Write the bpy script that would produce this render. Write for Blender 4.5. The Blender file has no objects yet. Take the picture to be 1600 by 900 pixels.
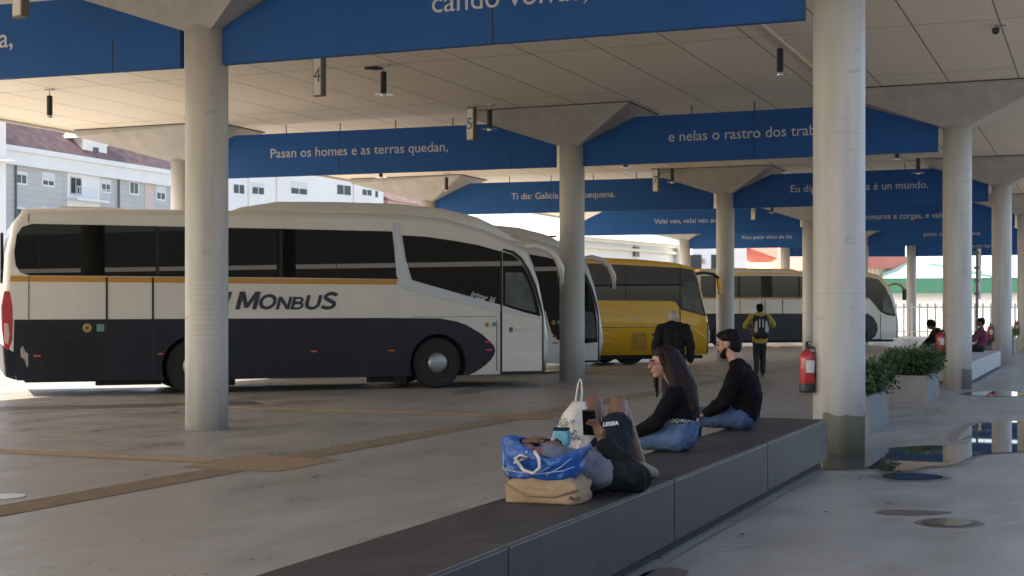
import bpy, bmesh, math, random
from mathutils import Vector, Matrix, Euler
random.seed(7)
R = math.radians
S = bpy.context.scene
COL = S.collection

# ------------------------------------------------------------------ camera
cam = bpy.data.objects.new('camera', bpy.data.cameras.new('camera'))
COL.objects.link(cam)
cam.location = (0, 0, 1.5)
cam.rotation_euler = (R(90), 0, 0)
cam.data.lens = 50.15
cam.data.sensor_width = 36
cam.data.shift_y = 0.0231
cam.data.clip_end = 3000
cam.data.dof.use_dof = True
cam.data.dof.focus_distance = 10.5
cam.data.dof.aperture_fstop = 9.0
S.camera = cam

# ------------------------------------------------------------------ light
SUN_EL, SUN_AZ = 37.0, (-0.94, -0.34)      # direction towards the sun, on the ground plane
wd = bpy.data.worlds.new('World'); S.world = wd; wd.use_nodes = True
wn = wd.node_tree
sky = wn.nodes.new('ShaderNodeTexSky'); sky.sky_type = 'NISHITA'; sky.sun_disc = False
sky.sun_elevation = R(SUN_EL); sky.sun_rotation = math.atan2(SUN_AZ[0], SUN_AZ[1])
sky.air_density = 1.0; sky.dust_density = 3.0
wn.links.new(sky.outputs[0], wn.nodes['Background'].inputs[0])
wn.nodes['Background'].inputs[1].default_value = 0.135
sl = bpy.data.lights.new('sun', 'SUN'); sl.energy = 5.0; sl.angle = R(0.6); sl.color = (1, .91, .77)
sun = bpy.data.objects.new('sun', sl); COL.objects.link(sun)
_h = math.hypot(*SUN_AZ); _c = math.cos(R(SUN_EL))
sun.rotation_euler = Vector((SUN_AZ[0]/_h*_c, SUN_AZ[1]/_h*_c, math.sin(R(SUN_EL)))).to_track_quat('Z', 'Y').to_euler()
sun.location = (-30, -10, 40)
S.view_settings.view_transform = 'Standard'; S.view_settings.look = 'None'
S.view_settings.gamma = 1; S.view_settings.use_curve_mapping = False
S.view_settings.exposure = 1.68
S.cycles.max_bounces = 8; S.cycles.diffuse_bounces = 5; S.cycles.glossy_bounces = 4
S.cycles.transmission_bounces = 4; S.cycles.caustics_reflective = False
S.cycles.sample_clamp_indirect = 6

# ------------------------------------------------------------------ station frame: v across the hall (to the right), u along it (away)
TH = -math.atan2(.381, .925)
VH = Vector((math.cos(TH), math.sin(TH), 0)); UH = Vector((-math.sin(TH), math.cos(TH), 0))
def W(v, u, z=0): return VH*v + UH*u + Vector((0, 0, z))

# ------------------------------------------------------------------ materials
MATS = {}
def mat(name, col, rough=.6, metal=0, spec=.5, var=0, vscale=3.0, bump=0, bscale=20.0, emit=None, coat=0, trans=0, alpha=1, stretch=None):
    if name in MATS: return MATS[name]
    m = bpy.data.materials.new(name); m.use_nodes = True
    nt = m.node_tree; b = nt.nodes['Principled BSDF']
    b.inputs['Base Color'].default_value = (*col, 1)
    b.inputs['Roughness'].default_value = rough
    b.inputs['Metallic'].default_value = metal
    b.inputs['Specular IOR Level'].default_value = spec
    b.inputs['Coat Weight'].default_value = coat
    if trans: b.inputs['Transmission Weight'].default_value = trans
    if alpha < 1: b.inputs['Alpha'].default_value = alpha
    tc = nt.nodes.new('ShaderNodeTexCoord'); src = tc.outputs['Object']
    if stretch:
        mp = nt.nodes.new('ShaderNodeMapping'); mp.inputs['Scale'].default_value = stretch
        nt.links.new(src, mp.inputs[0]); src = mp.outputs[0]
    if var:
        n = nt.nodes.new('ShaderNodeTexNoise'); n.inputs['Scale'].default_value = vscale; n.inputs['Detail'].default_value = 7
        n.inputs['Roughness'].default_value = .62
        nt.links.new(src, n.inputs['Vector'])
        rp = nt.nodes.new('ShaderNodeValToRGB')
        rp.color_ramp.elements[0].position = .3; rp.color_ramp.elements[1].position = .72
        rp.color_ramp.elements[0].color = (*[c*(1-var) for c in col], 1)
        rp.color_ramp.elements[1].color = (*[min(1, c*(1+var)) for c in col], 1)
        nt.links.new(n.outputs['Fac'], rp.inputs[0]); nt.links.new(rp.outputs[0], b.inputs['Base Color'])
        mr = nt.nodes.new('ShaderNodeMapRange'); mr.inputs[3].default_value = max(.02, rough-.12*min(1, var*3)); mr.inputs[4].default_value = min(1, rough+.12*min(1, var*3))
        nt.links.new(n.outputs['Fac'], mr.inputs[0]); nt.links.new(mr.outputs[0], b.inputs['Roughness'])
    if bump:
        n2 = nt.nodes.new('ShaderNodeTexNoise'); n2.inputs['Scale'].default_value = bscale; n2.inputs['Detail'].default_value = 4
        nt.links.new(tc.outputs['Object'], n2.inputs['Vector'])
        bp = nt.nodes.new('ShaderNodeBump'); bp.inputs['Strength'].default_value = bump; bp.inputs['Distance'].default_value = .02
        nt.links.new(n2.outputs['Fac'], bp.inputs['Height']); nt.links.new(bp.outputs[0], b.inputs['Normal'])
    if emit:
        b.inputs['Emission Color'].default_value = (*emit[:3], 1); b.inputs['Emission Strength'].default_value = emit[3]
    MATS[name] = m
    return m

def node(nt, t, **kw):
    n = nt.nodes.new(t)
    for k, v in kw.items(): setattr(n, k, v)
    return n
def math_node(nt, op, a, b=None, c=None):
    n = nt.nodes.new('ShaderNodeMath'); n.operation = op
    for i, x in enumerate((a, b, c)):
        if x is None: continue
        if isinstance(x, (int, float)): n.inputs[i].default_value = x
        else: nt.links.new(x, n.inputs[i])
    return n.outputs[0]
def mix_col(nt, fac, a, b, mode='MIX'):
    n = nt.nodes.new('ShaderNodeMix'); n.data_type = 'RGBA'; n.blend_type = mode
    for sock, x in ((n.inputs[0], fac), (n.inputs[6], a), (n.inputs[7], b)):
        if isinstance(x, (int, float)): sock.default_value = x
        elif isinstance(x, tuple): sock.default_value = (*x, 1) if len(x) == 3 else x
        else: nt.links.new(x, sock)
    return n.outputs[2]
def line_mask(nt, coord, period, offset, half):
    """1 on thin lines every `period` along coord."""
    t = math_node(nt, 'ADD', coord, -offset)
    w = math_node(nt, 'PINGPONG', t, period/2)
    return math_node(nt, 'LESS_THAN', w, half)

def concrete_floor():
    m = bpy.data.materials.new('floor_concrete'); m.use_nodes = True; nt = m.node_tree
    b = nt.nodes['Principled BSDF']; L = nt.links.new
    tc = node(nt, 'ShaderNodeTexCoord'); sp = node(nt, 'ShaderNodeSeparateXYZ'); L(tc.outputs['Object'], sp.inputs[0])
    def noise(scale, det=6, stretch=None, rough=.6):
        n = node(nt, 'ShaderNodeTexNoise'); n.inputs['Scale'].default_value = scale; n.inputs['Detail'].default_value = det; n.inputs['Roughness'].default_value = rough
        if stretch:
            mp = node(nt, 'ShaderNodeMapping'); mp.inputs['Scale'].default_value = stretch
            L(tc.outputs['Object'], mp.inputs[0]); L(mp.outputs[0], n.inputs['Vector'])
        else: L(tc.outputs['Object'], n.inputs['Vector'])
        return n.outputs['Fac']
    def ramp(f, p0, c0, p1, c1):
        r = node(nt, 'ShaderNodeValToRGB'); e = r.color_ramp.elements
        e[0].position = p0; e[1].position = p1; e[0].color = (*c0, 1); e[1].color = (*c1, 1); L(f, r.inputs[0]); return r.outputs[0]
    big = noise(.35, 5); mid = noise(1.6, 7, (1, .45, 1)); fine = noise(9, 6)
    c = ramp(big, .3, (.295, .272, .25), .7, (.375, .348, .32))
    c = mix_col(nt, .8, c, ramp(mid, .32, (.76, .76, .75), .68, (1.1, 1.09, 1.08)), 'MULTIPLY')
    c = mix_col(nt, .5, c, ramp(fine, .35, (.85, .85, .85), .7, (1.06, 1.06, 1.06)), 'MULTIPLY')
    # small dark spots: gum and grit
    vo = node(nt, 'ShaderNodeTexVoronoi'); vo.inputs['Scale'].default_value = 2.3; L(tc.outputs['Object'], vo.inputs['Vector'])
    spot = math_node(nt, 'MULTIPLY', math_node(nt, 'LESS_THAN', vo.outputs['Distance'], .055), math_node(nt, 'GREATER_THAN', mid, .52))
    c = mix_col(nt, math_node(nt, 'MULTIPLY', spot, .55), c, (.10, .095, .09))
    drag = noise(1.1, 6, (.35, 2.4, 1)); c = mix_col(nt, math_node(nt, 'MULTIPLY', math_node(nt, 'GREATER_THAN', drag, .66), .16), c, (.12, .11, .10))
    vd = node(nt, 'ShaderNodeTexVoronoi'); vd.inputs['Scale'].default_value = .55; L(tc.outputs['Object'], vd.inputs['Vector'])
    dr = ramp(math_node(nt, 'ADD', vd.outputs['Distance'], math_node(nt, 'MULTIPLY', fine, .12)), .10, (.55, .53, .50), .20, (1, 1, 1)); c = mix_col(nt, .55, c, dr, 'MULTIPLY')
    # hairline cracks
    vc = node(nt, 'ShaderNodeTexVoronoi'); vc.feature = 'DISTANCE_TO_EDGE'; vc.inputs['Scale'].default_value = .16
    wv = node(nt, 'ShaderNodeVectorMath'); wv.operation = 'ADD'; nv = node(nt, 'ShaderNodeTexNoise'); nv.inputs['Scale'].default_value = 1.4; L(tc.outputs['Object'], nv.inputs['Vector']); L(tc.outputs['Object'], wv.inputs[0]); L(nv.outputs['Color'], wv.inputs[1]); L(wv.outputs[0], vc.inputs['Vector'])
    ck = math_node(nt, 'MULTIPLY', math_node(nt, 'LESS_THAN', vc.outputs['Distance'], .0016), .45); c = mix_col(nt, ck, c, (.10, .095, .09))
    # cast joints
    jl = math_node(nt, 'MAXIMUM', line_mask(nt, sp.outputs[0], 4.0, -.26, .009), line_mask(nt, sp.outputs[1], 4.56, 1.72, .009))
    c = mix_col(nt, math_node(nt, 'MULTIPLY', jl, .55), c, (.12, .115, .11))
    L(c, b.inputs['Base Color'])
    mr = node(nt, 'ShaderNodeMapRange'); mr.inputs[1].default_value = .3; mr.inputs[2].default_value = .7
    mr.inputs[3].default_value = .24; mr.inputs[4].default_value = .58; L(mid, mr.inputs[0]); L(mr.outputs[0], b.inputs['Roughness'])
    bp = node(nt, 'ShaderNodeBump'); bp.inputs['Strength'].default_value = .12; bp.inputs['Distance'].default_value = .01
    L(fine, bp.inputs['Height']); L(bp.outputs[0], b.inputs['Normal'])
    return m

def ceiling_mat():
    m = bpy.data.materials.new('ceiling_panels'); m.use_nodes = True; nt = m.node_tree
    b = nt.nodes['Principled BSDF']; L = nt.links.new
    tc = node(nt, 'ShaderNodeTexCoord'); sp = node(nt, 'ShaderNodeSeparateXYZ'); L(tc.outputs['Object'], sp.inputs[0])
    jl = math_node(nt, 'MAXIMUM', line_mask(nt, sp.outputs[0], 1.243, -10.08, .012), line_mask(nt, sp.outputs[1], 4.56, 22.25, .012))
    # each panel its own slight tone
    px = math_node(nt, 'FLOOR', math_node(nt, 'DIVIDE', math_node(nt, 'ADD', sp.outputs[0], 10.08), 1.243))
    py = math_node(nt, 'FLOOR', math_node(nt, 'DIVIDE', math_node(nt, 'ADD', sp.outputs[1], -22.25), 4.56))
    cb = node(nt, 'ShaderNodeCombineXYZ'); L(px, cb.inputs[0]); L(py, cb.inputs[1])
    wn_ = node(nt, 'ShaderNodeTexWhiteNoise'); L(cb.outputs[0], wn_.inputs['Vector'])
    n = node(nt, 'ShaderNodeTexNoise'); n.inputs['Scale'].default_value = .8; n.inputs['Detail'].default_value = 6; L(tc.outputs['Object'], n.inputs['Vector'])
    c = mix_col(nt, wn_.outputs['Value'], (.76, .68, .56), (.81, .73, .60))
    c = mix_col(nt, math_node(nt, 'MULTIPLY', n.outputs['Fac'], .22), c, (.60, .53, .43))
    c = mix_col(nt, math_node(nt, 'MULTIPLY', jl, .85), c, (.05, .04, .03))
    L(c, b.inputs['Base Color']); b.inputs['Roughness'].default_value = .55
    return m

def column_mat(name, stain_h=0, side=0, green=True):
    m = bpy.data.materials.new(name); m.use_nodes = True; nt = m.node_tree
    b = nt.nodes['Principled BSDF']; L = nt.links.new
    tc = node(nt, 'ShaderNodeTexCoord'); sp = node(nt, 'ShaderNodeSeparateXYZ'); L(tc.outputs['Object'], sp.inputs[0])
    def noise(scale, st):
        mp = node(nt, 'ShaderNodeMapping'); mp.inputs['Scale'].default_value = st; L(tc.outputs['Object'], mp.inputs[0])
        n = node(nt, 'ShaderNodeTexNoise'); n.inputs['Scale'].default_value = scale; n.inputs['Detail'].default_value = 7; L(mp.outputs[0], n.inputs['Vector'])
        return n.outputs['Fac']
    streak = noise(7, (1, 1, .09)); patch = noise(1.7, (1, 1, .7)); fine = noise(30, (1, 1, 1))
    c = mix_col(nt, streak, (.30, .29, .275), (.66, .645, .62))
    c = mix_col(nt, math_node(nt, 'MULTIPLY', patch, .5), c, (.60, .57, .52))
    c = mix_col(nt, math_node(nt, 'MULTIPLY', fine, .22), c, (.34, .33, .31))
    # mould ring joints
    jl = line_mask(nt, sp.outputs[2], 1.69, .0, .006)
    c = mix_col(nt, math_node(nt, 'MULTIPLY', jl, .25), c, (.25, .24, .22))
    # scuffs
    sc = noise(3.2, (1, 1, 3.5))
    c = mix_col(nt, math_node(nt, 'MULTIPLY', math_node(nt, 'GREATER_THAN', sc, .68), .35), c, (.22, .215, .21))
    if stain_h:
        edge = math_node(nt, 'MULTIPLY_ADD', patch, .18, -.09)
        edge = math_node(nt, 'ADD', edge, math_node(nt, 'MULTIPLY', streak, .05))
        low = math_node(nt, 'LESS_THAN', math_node(nt, 'ADD', sp.outputs[2], edge), stain_h)
        s = math_node(nt, 'GREATER_THAN', sp.outputs[0], side)
        k = math_node(nt, 'MULTIPLY', math_node(nt, 'MULTIPLY', low, s), .85)
        base = mix_col(nt, streak, (.10, .095, .06) if green else (.12, .12, .11), (.27, .26, .20) if green else (.26, .26, .25))
        c = mix_col(nt, k, c, base)
    L(c, b.inputs['Base Color']); b.inputs['Roughness'].default_value = .55
    bp = node(nt, 'ShaderNodeBump'); bp.inputs['Strength'].default_value = .15; bp.inputs['Distance'].default_value = .01
    L(fine, bp.inputs['Height']); L(bp.outputs[0], b.inputs['Normal'])
    return m

def leaf_mat(name, c0, c1):
    m = bpy.data.materials.new(name); m.use_nodes = True; nt = m.node_tree
    b = nt.nodes['Principled BSDF']
    g = node(nt, 'ShaderNodeNewGeometry')
    nt.links.new(mix_col(nt, g.outputs['Random Per Island'], c0, c1), b.inputs['Base Color'])
    b.inputs['Roughness'].default_value = .45
    return m

def brickish(name, base, mortar, sx, sz, var=.12):
    """courses of cladding on a vertical wall (object x along the wall, z up)"""
    m = bpy.data.materials.new(name); m.use_nodes = True; nt = m.node_tree
    b = nt.nodes['Principled BSDF']; L = nt.links.new
    tc = node(nt, 'ShaderNodeTexCoord'); sp = node(nt, 'ShaderNodeSeparateXYZ'); L(tc.outputs['Object'], sp.inputs[0])
    jl = math_node(nt, 'MAXIMUM', line_mask(nt, sp.outputs[0], sx, 0, .03), line_mask(nt, sp.outputs[2], sz, 0, .03))
    n = node(nt, 'ShaderNodeTexNoise'); n.inputs['Scale'].default_value = .6; n.inputs['Detail'].default_value = 6; L(tc.outputs['Object'], n.inputs['Vector'])
    c = mix_col(nt, n.outputs['Fac'], tuple(x*(1-var) for x in base), tuple(min(1, x*(1+var)) for x in base))
    c = mix_col(nt, math_node(nt, 'MULTIPLY', jl, .6), c, mortar)
    L(c, b.inputs['Base Color']); b.inputs['Roughness'].default_value = .8
    return m

M_floor = concrete_floor(); M_ceil = ceiling_mat()
M_col = column_mat('column_concrete'); M_colg = column_mat('column_concrete_mossy', .44, -.13, True); M_cold = column_mat('column_concrete_damp', .42, .1, False)
M_cap = mat('capital_concrete', (.40, .385, .365), .7, var=.16, vscale=2.2, bump=.15, bscale=40, stretch=(1, 1, .5))
M_blue = mat('fascia_blue', (.019, .096, .315), .6, spec=.2, var=.10, vscale=.8)
M_white = mat('white_letters', (.52, .54, .57), .5)
M_black = mat('black_metal', (.012, .012, .013), .45)
M_dark = mat('matt_black', (.02, .018, .016), .8)
M_steel = mat('brushed_steel', (.42, .42, .42), .32, metal=1)
M_glass_disc = mat('frosted_disc', (.70, .74, .74), .15, alpha=.55)
M_signw = mat('sign_white', (.62, .62, .58), .4, var=.06)
M_stone = mat('bench_stone', (.050, .043, .041), .58, spec=.28, var=.38, vscale=2.6, bump=.2, bscale=50, stretch=(2.2, 2.2, .35))
M_stone_edge = mat('bench_worn_edge', (.46, .45, .44), .55, var=.35, vscale=9)
M_bcon = mat('bench_concrete', (.42, .41, .40), .7, var=.15, vscale=4, bump=.15, bscale=40)
M_plcon = mat('planter_concrete', (.21, .205, .20), .75, var=.14, vscale=3, bump=.2, bscale=50)
M_tact = mat('tactile_brown', (.30, .205, .115), .7, var=.22, vscale=6)
M_band = mat('dark_band', (.13, .115, .115), .5, var=.25, vscale=1.5)
M_asph = mat('outside_asphalt', (.32, .30, .265), .85, var=.15, vscale=.5)
M_puddle = mat('puddle_water', (.060, .060, .056), .015, spec=.6)
M_stain = mat('damp_stain', (.13, .105, .09), .35, var=.3, vscale=4)
M_red = mat('extinguisher_red', (.42, .018, .022), .3, coat=.4)
M_soil = mat('soil', (.05, .035, .025), .9, var=.3, vscale=12)
M_leaf = leaf_mat('shrub_leaves', (.018, .045, .014), (.075, .14, .035))
M_leaf2 = leaf_mat('light_shrub_leaves', (.07, .12, .03), (.16, .22, .07))
M_cream = mat('coach_cream_paint', (.66, .635, .59), .28, coat=.5, var=.035, vscale=1.2)
M_navy = mat('coach_navy_paint', (.009, .0095, .018), .38, spec=.35, var=.2, vscale=1.4)
M_orange = mat('coach_orange_stripe', (.50, .25, .035), .4)
M_yellow = mat('coach_yellow_paint', (.86, .47, .018), .3, coat=.5, var=.04, vscale=1)
M_yline = mat('coach_pale_swirl', (.78, .60, .25), .4)
M_wing = mat('coach_silver', (.42, .42, .42), .35, metal=.6)
M_glass = mat('coach_tinted_glass', (.003, .0035, .004), .004, spec=.26)
M_glassf = mat('coach_glass_clear_sky', (.004, .005, .006), .01, spec=1.0)
M_cab = mat('coach_cab_glass', (.05, .075, .07), .05, spec=.6, var=.6, vscale=3)
M_tyre = mat('tyre_rubber', (.018, .018, .018), .8)
M_rim = mat('wheel_steel', (.34, .34, .34), .4, metal=.7, var=.2, vscale=9)
M_under = mat('underbody', (.008, .008, .008), .8)
M_amber = mat('amber_lamp', (.55, .13, .03), .3)
M_redlamp = mat('red_lamp', (.42, .02, .03), .15, coat=.5)
M_grn = mat('green_sticker', (.14, .28, .22), .5)
M_gold = mat('gold_sticker', (.42, .31, .10), .5)

# ------------------------------------------------------------------ mesh helpers
class MB:
    def __init__(s): s.v = []; s.f = []; s.mi = []
    def add(s, vs, fs, mi=0):
        o = len(s.v); s.v += [tuple(p) for p in vs]; s.f += [tuple(i+o for i in f) for f in fs]; s.mi += [mi]*len(fs)
    def box(s, x0, x1, y0, y1, z0, z1, mi=0, rot=None, at=None):
        vs = [Vector(p) for p in ((x0,y0,z0),(x1,y0,z0),(x1,y1,z0),(x0,y1,z0),(x0,y0,z1),(x1,y0,z1),(x1,y1,z1),(x0,y1,z1))]
        if rot: vs = [rot @ p for p in vs]
        if at: vs = [p + Vector(at) for p in vs]
        s.add(vs, [(0,3,2,1),(4,5,6,7),(0,1,5,4),(1,2,6,5),(2,3,7,6),(3,0,4,7)], mi)
    def prism(s, pts, y0, y1, mi=0, axis='y'):
        """polygon pts (a, b) extruded: axis y -> (a, y, b); axis z -> (a, b, z); axis x -> (x, a, b)"""
        n = len(pts)
        def P(a, b, t): return (a, t, b) if axis == 'y' else ((a, b, t) if axis == 'z' else (t, a, b))
        vs = [P(a, b, y0) for a, b in pts] + [P(a, b, y1) for a, b in pts]
        area = sum(pts[i][0]*pts[(i+1) % n][1]-pts[(i+1) % n][0]*pts[i][1] for i in range(n))
        fs = [tuple(range(n)), tuple(range(2*n-1, n-1, -1))] + [(i, i+n, (i+1) % n+n, (i+1) % n) for i in range(n)]
        if (area < 0) == (axis != 'y'): pass
        s.add(vs, fs, mi)
    def tube(s, pts, r, seg=10, mi=0, cap=True):
        pts = [Vector(p) for p in pts]; n = len(pts)
        rr = r if isinstance(r, (list, tuple)) else [r]*n
        vs = []; prev = None
        for i, p in enumerate(pts):
            d = (pts[min(i+1, n-1)]-pts[max(i-1, 0)]).normalized()
            a = prev if prev is not None else (Vector((0, 0, 1)) if abs(d.z) < .9 else Vector((1, 0, 0)))
            a = (a - d*a.dot(d)).normalized(); prev = a; b = d.cross(a)
            for k in range(seg):
                t = 2*math.pi*k/seg; vs.append(p + (a*math.cos(t)+b*math.sin(t))*rr[i])
        fs = []
        for i in range(n-1):
            for k in range(seg):
                fs.append((i*seg+k, i*seg+(k+1) % seg, (i+1)*seg+(k+1) % seg, (i+1)*seg+k))
        if cap: fs += [tuple(reversed(range(seg))), tuple(range((n-1)*seg, n*seg))]
        s.add(vs, fs, mi)
    def lathe(s, prof, seg=24, mi=0, axis='z', at=(0, 0, 0)):
        """prof: (radius, height)"""
        vs = []; at = Vector(at)
        for r, h in prof:
            for k in range(seg):
                t = 2*math.pi*k/seg; a, b = r*math.cos(t), r*math.sin(t)
                vs.append(at + (Vector((a, b, h)) if axis == 'z' else (Vector((a, h, b)) if axis == 'y' else Vector((h, a, b)))))
        fs = []; n = len(prof)
        for i in range(n-1):
            for k in range(seg):
                fs.append((i*seg+k, i*seg+(k+1) % seg, (i+1)*seg+(k+1) % seg, (i+1)*seg+k))
        fs += [tuple(reversed(range(seg))), tuple(range((n-1)*seg, n*seg))]
        s.add(vs, fs, mi)
    def ball(s, c, r, seg=12, rings=8, mi=0):
        if isinstance(r, (int, float)): r = (r, r, r)
        prof = []
        vs = []; c = Vector(c)
        for i in range(1, rings):
            p = math.pi*i/rings
            for k in range(seg):
                t = 2*math.pi*k/seg
                vs.append(c+Vector((r[0]*math.sin(p)*math.cos(t), r[1]*math.sin(p)*math.sin(t), r[2]*math.cos(p))))
        top = len(vs); vs.append(c+Vector((0, 0, r[2]))); vs.append(c-Vector((0, 0, r[2])))
        fs = []
        for i in range(rings-2):
            for k in range(seg):
                fs.append((i*seg+k, (i+1)*seg+k, (i+1)*seg+(k+1) % seg, i*seg+(k+1) % seg))
        for k in range(seg):
            fs.append((top, k, (k+1) % seg)); b0 = (rings-2)*seg
            fs.append((top+1, b0+(k+1) % seg, b0+k))
        s.add(vs, fs, mi)
    def each(s, name, m, parent=None, **kw):
        """every box of the list becomes an object of its own"""
        out = []
        for i in range(0, len(s.v), 8):
            h = MB(); h.box(0, 1, 0, 1, 0, 1); h.v = s.v[i:i+8]; out.append(h.build(name, m, parent, **kw))
        return out
    def mesh(s, name, smooth=False):
        me = bpy.data.meshes.new(name); me.from_pydata(s.v, [], s.f)
        me.polygons.foreach_set('material_index', s.mi)
        bm = bmesh.new(); bm.from_mesh(me); bmesh.ops.recalc_face_normals(bm, faces=bm.faces); bm.to_mesh(me); bm.free()
        if smooth: me.polygons.foreach_set('use_smooth', [True]*len(me.polygons))
        me.update(); return me
    def build(s, name, mats, parent=None, loc=(0, 0, 0), rot=0, smooth=False, bevel=0, bseg=2, label=None):
        o = bpy.data.objects.new(name, s.mesh(name, smooth)); COL.objects.link(o)
        for m in (mats if isinstance(mats, (list, tuple)) else [mats]): o.data.materials.append(m)
        o.location = loc; o.rotation_euler = (0, 0, rot) if isinstance(rot, (int, float)) else rot
        if parent: o.parent = parent
        if bevel:
            b = o.modifiers.new('bevel', 'BEVEL'); b.width = bevel; b.segments = bseg; b.limit_method = 'ANGLE'; b.angle_limit = R(35)
            o.modifiers.new('wn', 'WEIGHTED_NORMAL') if smooth else None
        if label: o['label'] = label
        return o

def tag(o, label=None, cat=None, group=None, kind=None):
    if label: o['label'] = label
    if cat: o['category'] = cat
    if group: o['group'] = group
    if kind: o['kind'] = kind
    return o
def empty(name, loc, rz, label, cat, group=None):
    o = bpy.data.objects.new(name, None); COL.objects.link(o); o.location = loc; o.rotation_euler = (0, 0, rz)
    o.empty_display_size = .1
    return tag(o, label, cat, group)
def copy_tree(o, loc, label, rz=None):
    kids = [c for c in bpy.data.objects if c.parent == o]
    r = o.copy(); COL.objects.link(r); r.location = loc; r['label'] = label
    if rz is not None: r.rotation_euler = (0, 0, rz)
    def rec(src, dst):
        for ch in [c for c in list(bpy.data.objects) if c.parent == src]:
            c = ch.copy(); COL.objects.link(c); c.parent = dst; rec(ch, c)
    rec(o, r)
    return r
def text_obj(name, body, size, m, parent=None, loc=(0, 0, 0), rot=(0, 0, 0), shear=0, offset=0, extrude=.002, align='CENTER', spacing=1.0):
    cu = bpy.data.curves.new(name, 'FONT'); cu.body = body; cu.size = size; cu.shear = shear; cu.offset = offset
    cu.extrude = extrude; cu.align_x = align; cu.align_y = 'CENTER'; cu.space_character = spacing; cu.resolution_u = 3
    t = bpy.data.objects.new(name+'_src', cu); COL.objects.link(t)
    dg = bpy.context.evaluated_depsgraph_get(); dg.update()
    me = bpy.data.meshes.new_from_object(t.evaluated_get(dg)); me.name = name
    bpy.data.objects.remove(t); bpy.data.curves.remove(cu)
    o = bpy.data.objects.new(name, me); COL.objects.link(o); me.materials.clear(); me.materials.append(m)
    o.location = loc; o.rotation_euler = rot
    if parent: o.parent = parent
    return o

# ================================================================== SETTING: ground
g = MB(); g.box(-600, 600, -200, 900, -.25, -.012); o = g.build('ground', M_asph, rot=0); tag(o, kind='structure')
# station floor slab (flush sheet over the outside ground)
g = MB(); g.add([(-24.5, -30, 0), (14, -30, 0), (14, 98, 0), (-24.5, 98, 0)], [(0, 1, 2, 3)])
g.add([(-24.5, -30, 0), (-24.5, 98, 0), (-24.5, 98, -.012), (-24.5, -30, -.012)], [(0, 1, 2, 3)])
o = g.build('floor', M_floor, rot=TH); tag(o, kind='structure')
def sheet(name, pts, z, m, rot=TH, loc=(0, 0, 0)):
    g = MB(); g.add([(a, b, z) for a, b in pts], [tuple(range(len(pts)))])
    o = g.build(name, m, rot=rot, loc=loc)
    if o.data.polygons[0].normal.z < 0: o.data.flip_normals()
    return tag(o, kind='structure')
def ribs(name, v0, v1, u0, u1, along, m, z=.004):
    """tactile paving: a sheet with low ribs"""
    g = MB(); g.add([(v0, u0, z), (v1, u0, z), (v1, u1, z), (v0, u1, z)], [(0, 1, 2, 3)])
    if along == 'u':
        n = 8
        for k in range(n):
            x = v0+(k+.5)*(v1-v0)/n; g.box(x-.012, x+.012, u0+.01, u1-.01, z, z+.005)
    else:
        n = 6
        for k in range(n):
            y = u0+(k+.5)*(u1-u0)/n; g.box(v0+.01, v1-.01, y-.012, y+.012, z, z+.005)
    o = g.build(name, m, rot=TH); return tag(o, kind='structure')
ribs('tactile_path', -7.85, -7.43, -4, 11.5, 'u', M_tact)
ribs('tactile_path', -7.85, -7.43, 12.7, 18.4, 'u', M_tact)
ribs('tactile_path', -24, -8.2, 11.92, 12.22, 'v', M_tact)
sheet('tactile_path', [(-8.2, 11.5), (-7.1, 11.5), (-7.1, 12.7), (-8.2, 12.7)], .004, M_tact)
ribs('tactile_path', -13.5, -8.1, 18.78, 19.06, 'v', M_tact)
sheet('tactile_path', [(-8.1, 18.4), (-7.1, 18.4), (-7.1, 19.5), (-8.1, 19.5)], .004, M_tact)
ribs('tactile_path', -7.85, -7.43, 19.5, 32, 'u', M_tact)
ribs('tactile_path', -7.85, -7.43, 33, 60, 'u', M_tact)
ribs('tactile_path', -18, -7.1, 32.3, 32.6, 'v', M_tact)
# sawtooth parking bays: dark gutter band and pale kerb line in front of each coach
BA = math.atan2(.364, .931)
BD = Vector((math.cos(BA), math.sin(BA), 0)); BN = Vector((-BD.y, BD.x, 0))
def bay(x, y, L1=9.5):
    p = Vector((x, y, 0))
    g = MB()
    def q(a, b, z=.004): return tuple(p + BD*a + BN*b + Vector((0, 0, z)))
    g.add([q(-L1, 0), q(0, 0), q(0, 1.05), q(-L1, 1.05)], [(0, 1, 2, 3)], 0)
    g.add([q(-L1, -.22), q(.35, -.22), q(0, -.005), q(-L1, -.005)], [(0, 1, 2, 3)], 1)
    g.add([q(0, .005), q(.35, -.215), q(1.5, -2.3), q(1.15, -2.3)], [(0, 1, 2, 3)], 1)
    o = g.build('kerb_line', [M_band, mat('kerb_pale', (.36, .33, .29), .6, var=.15)]); tag(o, kind='structure')
bay(-3.95, 22.9); bay(0.6, 35.5, 7)
# painted bay lines under and beside the coaches
for (x, y) in ((7.5, 44.5), (8.4, 47.2), (9.4, 50.0), (10.3, 52.5)):
    g = MB(); q = [Vector((x, y, .004))+BD*a+BN*b for a, b in ((-3, 0), (1.5, 0), (1.5, .35), (-3, .35))]
    g.add(q, [(0, 1, 2, 3)]); tag(g.build('painted_line', mat('road_white', (.62, .60, .56), .6, var=.15)), kind='structure')

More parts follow.
